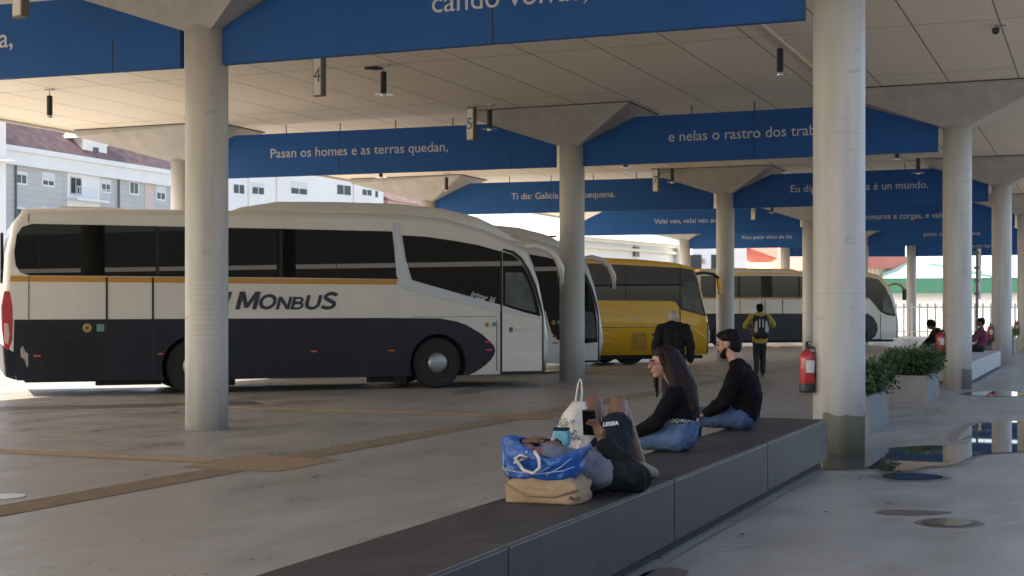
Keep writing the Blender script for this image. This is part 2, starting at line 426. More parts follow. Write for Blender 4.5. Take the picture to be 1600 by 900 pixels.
# puddles and stains
def blobpts(cx, cy, rx, ry, seed, wob=.25, n=40):
    rnd = random.Random(seed); ph = [rnd.uniform(0, 6.28) for _ in range(6)]
    out = []
    for k in range(n):
        t = 2*math.pi*k/n; r = 1 + wob*(math.sin(2*t+ph[0])*.45 + math.sin(3*t+ph[1])*.35 + math.sin(5*t+ph[2])*.25 + math.sin(9*t+ph[3])*.12)
        out.append((cx+rx*r*math.cos(t), cy+ry*r*math.sin(t)))
    return out
def at(px, py): Z = 1.5*2229/(py-487); return ((px-800)*Z/2229, Z)
def puddle(name, pxy, m, z, label=None, grow=0):
    pts = [at(*p) for p in pxy]
    if grow:
        n = len(pts); q = []
        for i in range(n):
            a, b = Vector(pts[i-1]), Vector(pts[(i+1) % n]); d = (b-a).normalized(); q.append((pts[i][0]+d.y*grow*random.uniform(.3, 1.6)*SG, pts[i][1]-d.x*grow*random.uniform(.3, 1.6)*SG))
        pts = q
    # smooth closed outline through the points
    n = len(pts); out = []
    for i in range(n):
        p0, p1, p2, p3 = pts[i-1], pts[i], pts[(i+1) % n], pts[(i+2) % n]
        for k in range(5):
            t = k/5
            out.append(tuple(.5*((2*p1[j])+(-p0[j]+p2[j])*t+(2*p0[j]-5*p1[j]+4*p2[j]-p3[j])*t*t+(-p0[j]+3*p1[j]-3*p2[j]+p3[j])*t**3) for j in (0, 1)))
    return sheet(name, out, z, m, rot=0)
SG = 1
M_damp = mat('damp_concrete', (.16, .15, .14), .3, var=.2, vscale=3)
def wet(pts, m, grow=.10):
    global SG
    q = [at(*p) for p in pts]; area = sum(q[k-1][0]*q[k][1]-q[k][0]*q[k-1][1] for k in range(len(q))); SG = 1 if area > 0 else -1
    puddle('damp_patch', pts, M_damp, .0032, grow=grow); puddle('puddle', pts, m, .0072)
wet([(1285, 733), (1283, 716), (1300, 706), (1350, 704), (1400, 700), (1450, 697), (1500, 697), (1515, 690), (1518, 680), (1495, 690), (1520, 665), (1560, 659), (1615, 660), (1660, 668), (1660, 700), (1600, 706), (1550, 709), (1520, 714), (1490, 727), (1450, 730), (1420, 737), (1385, 737), (1370, 733), (1340, 733)], M_puddle)
wet([(1378, 744), (1400, 740), (1440, 741), (1478, 746), (1450, 750), (1400, 750)], M_puddle)
wet([(1440, 816), (1470, 811), (1510, 813), (1526, 818), (1500, 823), (1455, 822)], mat('puddle_murky', (.10, .095, .06), .12), .04)
wet([(1505, 616), (1545, 611), (1590, 613), (1620, 617), (1560, 620)], M_puddle)
puddle('stain', [(1368, 801), (1390, 797), (1440, 798), (1488, 801), (1450, 805), (1395, 805)], M_stain, .004)
puddle('stain', [(1000, 900), (1040, 888), (1075, 893), (1060, 905), (1010, 915)], M_stain, .004)
g = MB(); g.lathe([(0.001, .004), (.15, .004), (.15, .009), (.14, .012), (.001, .012)], 32)
tag(g.build('floor_disc', mat('disc_white', (.72, .72, .70), .5, var=.1), loc=(-4.09, 11.55, 0)), 'round pale disc set in the floor beside the brown strip', 'floor marker')

# ================================================================== SETTING: roof
ZC = 5.83
g = MB(); g.box(-22.75, -.2, -3.5, 84, ZC, ZC+.55)
o = g.build('roof', M_ceil, rot=TH); tag(o, kind='structure')
g = MB(); g.box(-22.83, -22.755, -3.5, 84, ZC-.06, ZC+.6); g.box(-.195, -.12, -3.5, 84, ZC-.06, ZC+.6)
o = g.build('roof_edge', mat('edge_metal', (.5, .48, .44), .5), rot=TH); tag(o, kind='structure')
g = MB(); g.tube([W(-4.65, 13, ZC-.045), W(-4.65, 27.6, ZC-.045)], .035, 10)
tag(g.build('conduit_pipe', mat('pipe_beige', (.55, .50, .40), .45)), 'pale pipe running under the ceiling behind the first blue beam, near the wide front column', 'pipe')

# ---- columns with their capitals
CH = 5.07
def column(v, u, label, m=M_col, world=None, small=False, rot_cap=True, hl=2.0, hr=1.6, group='round concrete columns of the bus station'):
    loc = W(v, u) if world is None else Vector((world[0], world[1], 0))
    c = empty('column', loc, TH, label, 'column', group)
    r = .272
    g = MB(); top = CH+.075 if not small else CH+.28
    g.lathe([(r, 0), (r, 1.0), (r, 2.4), (r, 3.8), (r, top)], 48)
    g.build('shaft', m, c, smooth=False)
    c_ = [o for o in bpy.data.objects if o.parent == c][0]
    for p in c_.data.polygons: p.use_smooth = len(p.vertices) == 4
    g = MB()
    if small:
        g.box(-.62, .62, -.62, .62, CH+.25, CH+.38); g.build('capital', M_cap, c, bevel=.01)
        return c
    b = .2; hb = 1.035
    lo = [(-b, -b, CH), (b, -b, CH), (b, b, CH), (-b, b, CH)]
    mid = [(-hl, -hb, ZC-.16), (hr, -hb, ZC-.03), (hr, hb, ZC-.03), (-hl, hb, ZC-.16)]
    tp = [(-hl, -hb, ZC-.004), (hr, -hb, ZC-.004), (hr, hb, ZC-.004), (-hl, hb, ZC-.004)]
    g.add(lo+mid+tp, [(3, 2, 1, 0), (0, 1, 5, 4), (1, 2, 6, 5), (2, 3, 7, 6), (3, 0, 4, 7), (4, 5, 9, 8), (5, 6, 10, 9), (6, 7, 11, 10), (7, 4, 8, 11), (8, 9, 10, 11)])
    g.build('capital', M_cap, c)
    g = MB(); e = .035; z0, z1 = ZC-.016, ZC-.002
    for a0, a1, c0, c1 in ((-hl-e, hr+e, -hb-e, -hb-.002), (-hl-e, hr+e, hb+.002, hb+e), (-hl-e, -hl-.002, -hb-.001, hb+.001), (hr+.002, hr+e, -hb-.001, hb+.001)):
        g.box(a0, a1, c0, c1, z0, z1)
    g.build('shadow_gap', M_dark, c)  # near-black strips paint in the shade of the gap round the capital
    return c
U = [15.4, 29.08, 42.76, 56.44, 70.1]
VL, VR = -10.57, -2.57
def pos(px, s): Z = 2229*5.07/s; return ((px-800)*Z/2229, Z)
colL = []
labL = ['thick concrete column standing in front of the cream and navy coach', 'concrete column at the front end of the second white coach',
        'concrete column just right of the yellow coach, beyond the seated man', 'concrete column between the backpack walker and the wide front column, in front of the far coach',
        'sliver of a distant concrete column showing just right of the wide front column']
for k in range(5): colL.append(column(VL, U[k], labL[k]))
labR = ['widest and nearest concrete column, mossy at its foot, with a fire extinguisher on its left', 'concrete column right of the larger planter, its foot stained grey',
        'concrete column at the far end of the grey bench on the right', 'distant concrete column at the right edge of the picture, behind the grey bench']
colR = [column(VR, U[0], labR[0], M_colg, hr=1.85), column(VR, U[1], labR[1], M_cold, hr=1.85), column(VR, U[2], labR[2], hr=1.85), column(VR, U[3], labR[3], hr=1.85)]
llp = [(285, 332, 'pale column behind the first coach, seen just left of the thick front column'), (670, 243, 'column whose flared top rises behind the roof of the first coach'),
       (None, 191, ''), (1070, 158, 'pale sunlit column rising behind the roof of the yellow coach')]
colLL = []
for px, s, lb in llp:
    if px is None: continue
    colLL.append(column(0, 0, lb, world=pos(px, s), hl=2.3))
x5 = pos(1424, 139); x5b = pos(1227, 139)
column(0, 0, 'farthest column with a small flat top, right of the far coach front', world=x5, small=True)
column(0, 0, 'farthest column with a small flat top, above the roof of the far coach', world=x5b, small=True)
# faint inscription rows on the front column, and dark base ring
c = colL[0]; g = MB(); rnd = random.Random(3); rr = .2735
for row in range(10):
    z = 1.86 - row*.062 - (.07 if row > 3 else 0) - (.07 if row > 7 else 0)
    a = -1.95
    a_end = -.75 - rnd.random()*.3
    while a < a_end:
        w = rnd.uniform(.03, .12)
        p = [(rr*math.cos(t), rr*math.sin(t)) for t in (a, a+w/2, a+w)]
        for i in (0, 1):
            g.add([(p[i][0], p[i][1], z), (p[i+1][0], p[i+1][1], z), (p[i+1][0], p[i+1][1], z+.02), (p[i][0], p[i][1], z+.02)], [(0, 1, 2, 3)])
        a += w + .035
ins = g.build('inscription', mat('faded_letters', (.58, .57, .55), .6), c, rot=.35)

# ---- blue fascia beams with their lines of verse
F0, F1 = 4.64, 5.64
def fascia(P, Q, label, txt, ts=.30, tpos=.5, hl=2.0, hr=1.6, gapQ=.36, cutP=True, cutQ=True, gapP=.24):
    P = Vector(P); Q = Vector(Q); D = (Q-P); L = D.length; a = math.atan2(D.y, D.x)
    e = empty('blue_beam', P, a, label, 'beam', 'blue fascia beams with lines of verse')
    def wid(h, z): return .2 + (h-.2)*max(0, (z-CH))/(ZC-.1-CH)
    pts = [(gapP, F0), (L-gapQ, F0)]
    pts += [(L-gapQ, CH+.06), (L-wid(hl, F1)-.02, F1)] if cutQ else [(L-gapQ, F1)]
    pts += [(wid(hr, F1)+.02, F1), (gapP, CH+.03)] if cutP else [(gapP, F1)]
    g = MB(); g.prism(pts, -.05, .05); g.build('panel', M_blue, e)
    g = MB(); n = int(L/1.3)
    for k in range(1, n):
        x = k*L/n
        if wid(hr, F1) < x < L-wid(hl, F1): g.tube([(x, 0, F1-.01), (x, 0, ZC+.01)], .012, 6)
        if k % 3 == 0 and gapP+.1 < x < L-gapQ-.1: g.box(x-.006, x+.006, -.0535, -.0495, F0+.01, F1-.01 if wid(hr, F1) < x < L-wid(hl, F1) else CH)
    g.build('hanger_rods', M_dark, e)
    if txt:
        text_obj('lettering', txt, ts, M_white, e, (L*tpos, -.054, 5.17), (R(90), 0, 0))
    return e
def lp(k): return W(VL, U[k])
def rp(k): return W(VR, U[k])
LLp = [Vector((*pos(*t), 0)) for t in ((285, 332), (670, 243), (891, 191), (1070, 158))]
ll0 = LLp[0] - UH*13.7 + VH*.1
fascia(ll0, lp(0), 'blue beam at top left ending at the thick front column', None)
fb = [o for o in bpy.data.objects if o.name.startswith('blue_beam')][-1]
text_obj('lettering', 'a terra,', .37, M_white, fb, ((Vector(lp(0))-ll0).length-2.92, -.054, 5.17), (R(90), 0, 0), offset=.002, align='RIGHT')
fascia(lp(0), rp(0), 'large blue beam across the top of the picture between the two nearest columns, reading cando volvas', 'cando volvas,', .37, .525)
fascia(LLp[0], lp(1), 'blue beam reading Pasan os homes e as terras quedan', 'Pasan os homes e as terras quedan,', .31, .475)
fascia(lp(1), rp(1), 'blue beam reading e nelas o rastro dos traballos', 'e nelas o rastro dos traballos', .31, .50)
fascia(LLp[1], lp(2), 'blue beam reading Ti dis Galicia é ben pequena', 'Ti dis: Galicia é ben pequena.', .29, .47)
fascia(lp(2), rp(2), 'blue beam reading Eu dígoche Galicia é un mundo', 'Eu dígoche: Galicia é un mundo.', .31, .50)
fascia(LLp[2], lp(3), 'blue beam reading Velaí ven, velaí ven avante', 'Velaí ven, velaí ven avante', .29, .52)
fascia(lp(3), rp(3), 'distant blue beam reading comaros e corgas, e vales', 'comaros e corgas, e vales,', .31, .46)
fascia(LLp[3], lp(4), 'distant blue beam with the words pasar cheo de lúa', 'Vino pasar cheo de lúa', .27, .47)
fascia(lp(4), W(VR, U[4]), 'second farthest blue beam on the right, under the verse about valleys', 'polos camiños da nena.', .28, .52)
X5, X5b = Vector((*x5, 0)), Vector((*x5b, 0))
fascia(X5b, X5, 'farthest blue beam, between the two columns with small flat tops', 'o de lá', .22, .62, hl=.3, hr=.3)
fascia(X5, X5+(W(VR, U[4])-lp(4))*1.15, 'farthest blue beam at the right with a tiny line of text', 'e non che digo máis nada', .22, .45, hl=.3, hr=.3)

# ---- hanging lamps
def make_lamp():
    e = empty('pendant_lamp', (0, 0, 0), 0, '', 'lamp', 'black pendant lamps under the ceiling')
    g = MB(); g.box(-.1, .1, -.03, .03, -.03, 0); g.build('mount', M_steel, e)
    g = MB(); g.tube([(0, 0, -.02), (0, 0, -.14)], .012, 8); g.build('stem', M_steel, e)
    g = MB(); g.lathe([(.02, -.12), (.05, -.13), (.055, -.15), (.055, -.50), (.05, -.52), (.03, -.52)], 18); g.build('housing', M_black, e)
    g = MB(); g.lathe([(.057, -.522), (.17, -.528), (.17, -.534), (.057, -.53)], 24); g.build('glass_disc', M_glass_disc, e)
    g = MB(); g.lathe([(.01, -.535), (.052, -.535), (.048, -.56), (.01, -.56)], 18); g.build('lower_ring', M_steel, e)
    return e
lamp0 = make_lamp(); used = False
LAMPS = [(-18.9, 22.25, 'pendant lamp above the rear of the first coach, leftmost in the picture'), (-11.6, 22.25, 'largest pendant lamp left of the picture centre, between beams'),
         (-4.72, 22.7, 'pendant lamp beside the pale ceiling pipe, left of the wide front column'), (-18.85, 26.75, 'pendant lamp just left of the thick front column'),
         (-11.75, 27.3, 'pendant lamp beside the number 5 sign'), (-18.8, 35.9, 'pendant lamp whose foot shows just below the verse Pasan os homes'),
         (-18.9, 40.5, 'pendant lamp above the roof of the first coach, in front of a flared column top'), (-11.55, 35.9, 'pendant lamp whose foot shows below the verse beam right of the second column'),
         (-11.6, 40.5, 'pendant lamp beside the number 7 sign'), (-4.65, 36.4, 'pendant lamp right of the wide front column, higher of a pair'),
         (-4.6, 40.4, 'pendant lamp right of the wide front column, lower of a pair, with a clear disc'), (-11.6, 54.3, 'small distant pendant lamp beside the sign on the fourth beam'),
         (-18.85, 49.6, 'small distant pendant lamp right of the second column'), (-4.6, 54.2, 'tiny distant pendant lamp near the column right of the planters')]
for v, u, lb in LAMPS:
    if not used: lamp0.location = W(v, u, ZC); lamp0.rotation_euler = (0, 0, TH); lamp0['label'] = lb; used = True
    else: copy_tree(lamp0, W(v, u, ZC), lb, TH)
g = MB(); g.box(-.16, .05, -.07, .07, -.05, 0); g.box(-.28, -.16, -.05, .05, -.035, 0); tag(g.build('junction_box', M_dark, loc=W(-11.75, 22.4, ZC), rot=TH), 'dark junction box on the ceiling beside the largest pendant lamp', 'junction box')
e = empty('ceiling_camera', W(-1.45, 22.7, ZC), TH, 'small dark dome camera on the ceiling at the upper right', 'camera')
g = MB(); g.lathe([(.02, -.14), (.05, -.12), (.06, -.08), (.055, -.05), (.03, -.04)], 16); g.build('dome', M_black, e)
g = MB(); g.tube([(0, 0, -.05), (0, 0, 0)], .02, 8); g.tube([(0, 0, -.03), (.14, .05, -.01)], .012, 6); g.build('bracket', M_steel, e)

# ---- bay number signs
def sign(v, u, num, label):
    e = empty('bay_number_sign', W(v, u, ZC), TH-R(13), label, 'sign', 'hanging bay number signs')
    g = MB(); g.box(-.10, .10, -.055, .055, -.72, -.02); g.build('case', mat('sign_frame', (.13, .12, .10), .5), e, bevel=.006)
    g = MB(); g.box(-.082, .072, -.058, -.0552, -.70, -.055); g.build('face', M_signw, e)
    g = MB(); g.tube([(-.05, 0, -.02), (-.05, 0, 0)], .012, 6); g.tube([(.05, 0, -.02), (.05, 0, 0)], .012, 6); g.build('hanger', M_steel, e)
    text_obj('number', num, .34, mat('sign_digits', (.10, .11, .13), .5), e, (-.005, -.060, -.38), (R(90), 0, 0))
    # back side digits too
    return e
sign(-12.25, 13.9, '3', 'bay number sign at the top left corner, in front of the first blue beam')
sign(-12.1, 20.9, '4', 'bay number 4 sign seen edge-on under the first blue beam')
sign(-12.25, 27.5, '5', 'bay number 5 sign left of the second column')
sign(-12.35, 41.4, '7', 'bay number 7 sign hanging between the second and third columns')
sign(-12.6, 55.6, '9', 'small distant bay number sign above the far coach')

# ================================================================== STONE BENCH (near)
B0, B1 = -3.08, -2.43; BT = .46
def bench(u0, u1, n, name, label, m, edge_m, seam=.006):
    e = empty(name, W(-2.75, (u0+u1)/2), TH, label, 'bench')
    half = (u1-u0)/2
    L = (u1-u0)/n
    for k in range(n):
        a = -half + k*L + seam; b = -half+(k+1)*L - seam
        g = MB(); g.box(B0+2.75, B1+2.75, a, b, .075, BT)
        o = g.build('slab', m, e, bevel=.007, bseg=2)
        g = MB(); x = B1+2.75
        g.add([(x-.013, a+.01, BT+.001), (x+.001, a+.01, BT-.013), (x+.001, b-.01, BT-.013), (x-.013, b-.01, BT+.001)], [(0, 1, 2, 3)])
        g.build('worn_edge', edge_m, o)
    g = MB(); g.box(B0+2.81, B1+2.69, -half+.03, half-.03, 0, .076); g.build('plinth', M_dark, e)
    return e
bench(13.9-2.68*6, 13.9, 6, 'stone_bench', 'long dark stone bench in the foreground with people on it', M_stone, M_stone_edge)
bench(30.7, 40.0, 4, 'concrete_bench', 'pale grey concrete bench on the right between two columns', M_bcon, M_bcon)
# pale gutter line along the bench foot
sheet('bench_joint', [(B1+.02, -3), (B1+.05, -3), (B1+.05, 13.9), (B1+.02, 13.9)], .004, mat('joint_dirt', (.20, .17, .13), .8, var=.3, vscale=8))

# slatted steel bench beyond the planters
e = empty('slatted_bench', W(-4.0, 32), TH, 'dark slatted bench between the planters and the roadway', 'bench')
for k, x in enumerate((-.24, -.08, .08, .24)):
    g = MB(); g.box(x-.055, x+.055, -6.2, 6.6, .42, .46); g.build('slat', mat('slat_steel', (.16, .15, .15), .22, metal=.6), e, bevel=.005)
for y in (-6, -2, 2, 6):
    g = MB(); g.box(-.26, .26, y-.05, y+.05, .36, .42); g.box(-.06, .06, y-.04, y+.04, 0, .36); g.build('support', M_black, e)

# ---- planters and shrubs
def leaves(name, m, parent, cx, cy, z0, rx, ry, h, n, seed, size=.05):
    rnd = random.Random(seed); g = MB()
    clumps = [(rnd.uniform(-1, 1)*rx*.85, rnd.uniform(-1, 1)*ry*.92, z0+h*rnd.uniform(.28, .82), rnd.uniform(.12, .21)) for _ in range(int(22*max(1, ry/.5)))]
    for i in range(n):
        c = rnd.choice(clumps)
        d = Vector((rnd.gauss(0, 1), rnd.gauss(0, 1), rnd.gauss(0, .8))).normalized()*c[3]*rnd.uniform(.45, 1.15)
        p = Vector((cx+c[0], cy+c[1], c[2]))+d
        if p.z < z0-.06: p.z = z0-.06+rnd.random()*.05
        dirv = (d.normalized()+Vector((rnd.gauss(0, .5), rnd.gauss(0, .5), rnd.gauss(.2, .4)))).normalized()
        side = dirv.cross(Vector((rnd.gauss(0, 1), rnd.gauss(0, 1), rnd.gauss(0, 1)))).normalized()
        s = size*rnd.uniform(.6, 1.25); nrm = side.cross(dirv)
        a = p; b = p+dirv*s*.5+side*s*.24+nrm*s*.06; cc = p+dirv*s; dd = p+dirv*s*.5-side*s*.24+nrm*s*.06
        g.add([a, b, cc, dd], [(0, 1, 2), (0, 2, 3)])
    o = g.build(name, m, parent)
    g = MB()
    for c in clumps:
        g.tube([(cx+c[0]*.5, cy+c[1]*.8, z0-.12), (cx+c[0]*.8, cy+c[1]*.9, (z0+c[2])/2), (cx+c[0], cy+c[1], c[2]+c[3]*.6)], [.008, .006, .003], 5)
    g.build('stems', mat('stem_brown', (.07, .05, .03), .8), parent)
    return o
def planter(v1, u0, length, w, h, label, plabel, n, seed, m=None, sh=.34, over=.06):
    e = empty('planter', W(v1-w/2, u0+length/2), TH, label, 'planter', 'concrete planters along the walkway')
    t = .05; g = MB(); x, y = w/2, length/2
    g.box(-x, -x+t, -y, y, 0, h); g.box(x-t, x, -y, y, 0, h); g.box(-x+t, x-t, -y, -y+t, 0, h); g.box(-x+t, x-t, y-t, y, 0, h); g.box(-x+t, x-t, -y+t, y-t, 0, .06)
    g.build('box', M_plcon, e)
    g = MB(); g.box(-x+t+.002, x-t-.002, -y+t+.002, y-t-.002, .06, h-.06); g.build('soil', M_soil, e)
    p = empty('shrub', W(v1-w/2, u0+length/2, h-.06), TH, plabel, 'shrub', 'shrubs growing in the planters')
    leaves('foliage', m or M_leaf, p, 0, 0, .08, x+over, y+over, sh, int(n*2.1), seed, .062)
    return e
planter(-2.65, 18.05, 1.8, .62, .44, 'concrete planter half hidden behind the wide front column', 'dark green shrub peeking out from behind the wide front column', 3600, 1, sh=.33, over=.06)
planter(-2.63, 24.4, 1.8, .66, .44, 'grey concrete planter box standing free left of the stained column', 'largest dark green shrub, full width of the free-standing planter', 4600, 2, sh=.33, over=.06)
planter(-2.72, 51.8, 1.8, .55, .5, 'distant planter just right of the third right-hand column', 'light green shrub in the distant planter right of the third column', 900, 3, M_leaf2, .5)
planter(-2.30, 57.2, 1.8, .6, .5, 'distant planter cut by the right edge of the picture', 'light green shrub at the right edge of the picture', 900, 4, M_leaf2, .5)
planter(-2.9, 44.6, 1.2, .5, .5, 'low planter behind the far end of the grey bench', 'small green shrub under the distant fire extinguisher', 700, 5, M_leaf2, .3)

# ---- fire extinguishers
def make_ext():
    e = empty('fire_extinguisher', (0, 0, 0), 0, '', 'fire extinguisher', 'fire extinguishers hung on columns')
    g = MB(); g.lathe([(.03, 0), (.072, .005), (.08, .02), (.08, .36), (.074, .40), (.05, .435), (.028, .45), (.02, .46)], 28); g.build('cylinder', M_red, e, smooth=True)
    g = MB(); g.lathe([(.03, -.001), (.0735, .003), (.0815, .02), (.0815, .10), (.0795, .101), (.0795, .02), (.03, .004)], 28); g.build('base_band', M_black, e)
    g = MB()
    n = 14; r = .0812; vs = []
    for k in range(n+1):
        t = -2.1+k*1.5/n; vs += [(r*math.cos(t), r*math.sin(t), .215), (r*math.cos(t), r*math.sin(t), .345)]
    g.add(vs, [(2*k, 2*k+2, 2*k+3, 2*k+1) for k in range(n)]); g.build('paper_label', mat('label_paper', (.62, .60, .57), .6, var=.2, vscale=40), e)
    g = MB(); g.lathe([(.022, .455), (.022, .50), (.012, .51)], 14); g.box(-.012, .012, -.075, .01, .50, .512); g.box(-.012, .012, -.07, .01, .535, .545); g.box(-.012, .012, -.005, .02, .50, .545); g.build('valve_handle', M_black, e)
    g = MB(); g.tube([(.02, 0, .48), (.07, .0, .48), (.10, -.01, .43), (.102, -.01, .33), (.098, -.01, .22), (.095, -.01, .16)], [.011]*4+[.013, .018], 10); g.build('hose', M_black, e)
    g = MB(); g.box(.0, .10, -.02, .02, .27, .30); g.box(.0, .10, -.02, .02, .41, .43); g.build('bracket', M_dark, e)
    return e
ex = make_ext(); first = True
for k, lb in enumerate(('red fire extinguisher on the wide front column, largest of all', 'red fire extinguisher on the stained column beside the seated person in black', 'red fire extinguisher on the third right-hand column, above the small shrub', 'tiny distant fire extinguisher near the right edge of the picture')):
    d = Vector((-1, -.18, 0)).normalized()
    p = W(VR, U[k]) + d*.36 + Vector((0, 0, .64))
    az = math.atan2(-d.y, -d.x)
    if first: ex.location = p; ex.rotation_euler = (0, 0, az); ex['label'] = lb; first = False
    else: copy_tree(ex, p, lb, az)

# ================================================================== COACHES
def arc(cx, cz, r, z0, n=14, rev=False):
    a0 = math.asin((z0-cz)/r); pts = []
    for k in range(n+1):
        t = math.pi - a0 - (math.pi-2*a0)*k/n
        pts.append((cx+r*math.cos(t), cz+r*math.sin(t)))
    return list(reversed(pts)) if rev else pts
def coach(origin, label, spec):
    e = empty('coach', origin, BA, label, 'coach', 'coaches parked in the bays')
    Wd = 2.5; body_m = spec['body']
    prof = spec['profile']          # outline above the bottom line, from rear bottom over the roof to front bottom
    zb = spec['zb']; wheels = spec['wheels']; wr = .585
    bottom = [(prof[-1][0], prof[-1][1])]
    poly = list(prof)
    for cx in sorted(wheels, reverse=True):
        if not spec.get('covered'): poly += arc(cx, .48, wr, zb, rev=True)
    n = len(poly); npf = len(prof)
    bm = bmesh.new()
    va = [bm.verts.new((a, 0, b)) for a, b in poly]; vb = [bm.verts.new((a, Wd, b)) for a, b in poly]
    fa = bm.faces.new(va); fb = bm.faces.new(list(reversed(vb)))
    for i in range(n):
        j = (i+1) % n
        f = bm.faces.new((va[i], va[j], vb[j], vb[i]))
        f.material_index = 0 if i < npf-1 else 1
    bmesh.ops.recalc_face_normals(bm, faces=bm.faces)
    lay = bm.edges.layers.float.new('bevel_weight_edge')
    for vs in (va, vb):
        for i in range(npf-1):
            ed = bm.edges.get((vs[i], vs[i+1])); ed[lay] = 1
    me = bpy.data.meshes.new('body'); bm.to_mesh(me); bm.free()
    body = bpy.data.objects.new('body', me); COL.objects.link(body); body.parent = e
    me.materials.append(body_m); me.materials.append(M_under)
    bv = body.modifiers.new('bevel', 'BEVEL'); bv.limit_method = 'WEIGHT'; bv.width = spec.get('bw', .13); bv.segments = 5
    for p in me.polygons: p.use_smooth = True
    body.modifiers.new('wn', 'WEIGHTED_NORMAL')
    # far side plain glass band + underbody
    g = MB(); x0, x1 = prof[0][0]+.3, prof[-1][0]-.6
    cuts = []
    g.box(x0, x1, .38, Wd-.38, zb-.02, 1.25); g.build('chassis', M_under, e)
    # wheels
    def wheel(cx, near):
        cov = .22 if spec.get('covered') else 0; y = .06+cov if near else Wd-.06-cov; s = 1 if near else -1
        g = MB(); g.lathe([(.30, 0), (.40, -.012), (.47, 0), (.498, .03), (.50, .10), (.50, .22), (.47, .29), (.28, .29)], 40, axis='y')
        vs = g.v; g.v = [(a, b*s, c) for a, b, c in vs]
        w = g.build('wheel', M_tyre, e, loc=(cx, y, .50), smooth=False)
        g = MB(); g.lathe([(.302, .01), (.285, -.008), (.27, .0), (.262, .05), (.20, .06)], 36, axis='y')
        g.v = [(a, b*s, c) for a, b, c in g.v]
        rim = g.build('rim', mat('rim_dark', (.035, .035, .035), .5, metal=.3), w)
        g = MB(); g.lathe([(.205, .058), (.20, -.02), (.17, -.05), (.11, -.062), (.04, -.068), (.01, -.07)], 32, axis='y')
        for k in range(10):
            t = 2*math.pi*k/10
            g.ball((.235*math.cos(t), .028, .235*math.sin(t)), .016, 6, 4)
        g.v = [(a, b*s, c) for a, b, c in g.v]
        g.build('hub', M_rim, w, smooth=True)
    for cx in wheels: wheel(cx, True); wheel(cx, False)
    # mudguard lips
    for cx in ([] if spec.get('covered') else wheels):
        g = MB(); a = arc(cx, .48, wr, zb+.05); b = arc(cx, .48, wr+.035, zb+.05, rev=True)
        g.prism(a+b, -.022, .004); g.build('wheel_arch', spec.get('lip', M_navy), e)
    # flat panels on the sides: both sides get them
    for nm, m, pts, d in spec['panels']:
        g = MB(); g.prism(pts, -d, .002); g.build(nm, m, e)
    for nm, m, pts, d in spec.get('far', []):
        g = MB(); g.prism(pts, Wd-.002, Wd+d); g.build(nm, m, e)
    return e

def shrink(pts, f): return pts
navyN = lambda: None
def navy_panel(x0, xr, xf, top, endcurve, zb):
    """lower navy body with arches cut out"""
    pts = [(x0, top)] + endcurve
    pts += [(endcurve[-1][0], zb)] if endcurve[-1][1] > zb+.001 else []
    for cx in sorted((xr, xf), reverse=True):
        a = arc(cx, .48, .587, zb, rev=True)
        pts += a
    pts += [(x0, zb)]
    return pts
def dots(e, items, y=-.012):
    for nm, m, x, z, w, h in items:
        g = MB(); g.box(x-w/2, x+w/2, y, -.004, z-h/2, z+h/2); g.build(nm, m, e, bevel=.004)
def rnd_disc(e, nm, m, x, z, r, y=-.011):
    g = MB(); g.lathe([(.001, 0), (r, 0), (r, -.006), (.001, -.006)], 24, axis='y'); g.build(nm, m, e, loc=(x, y+.006, z))

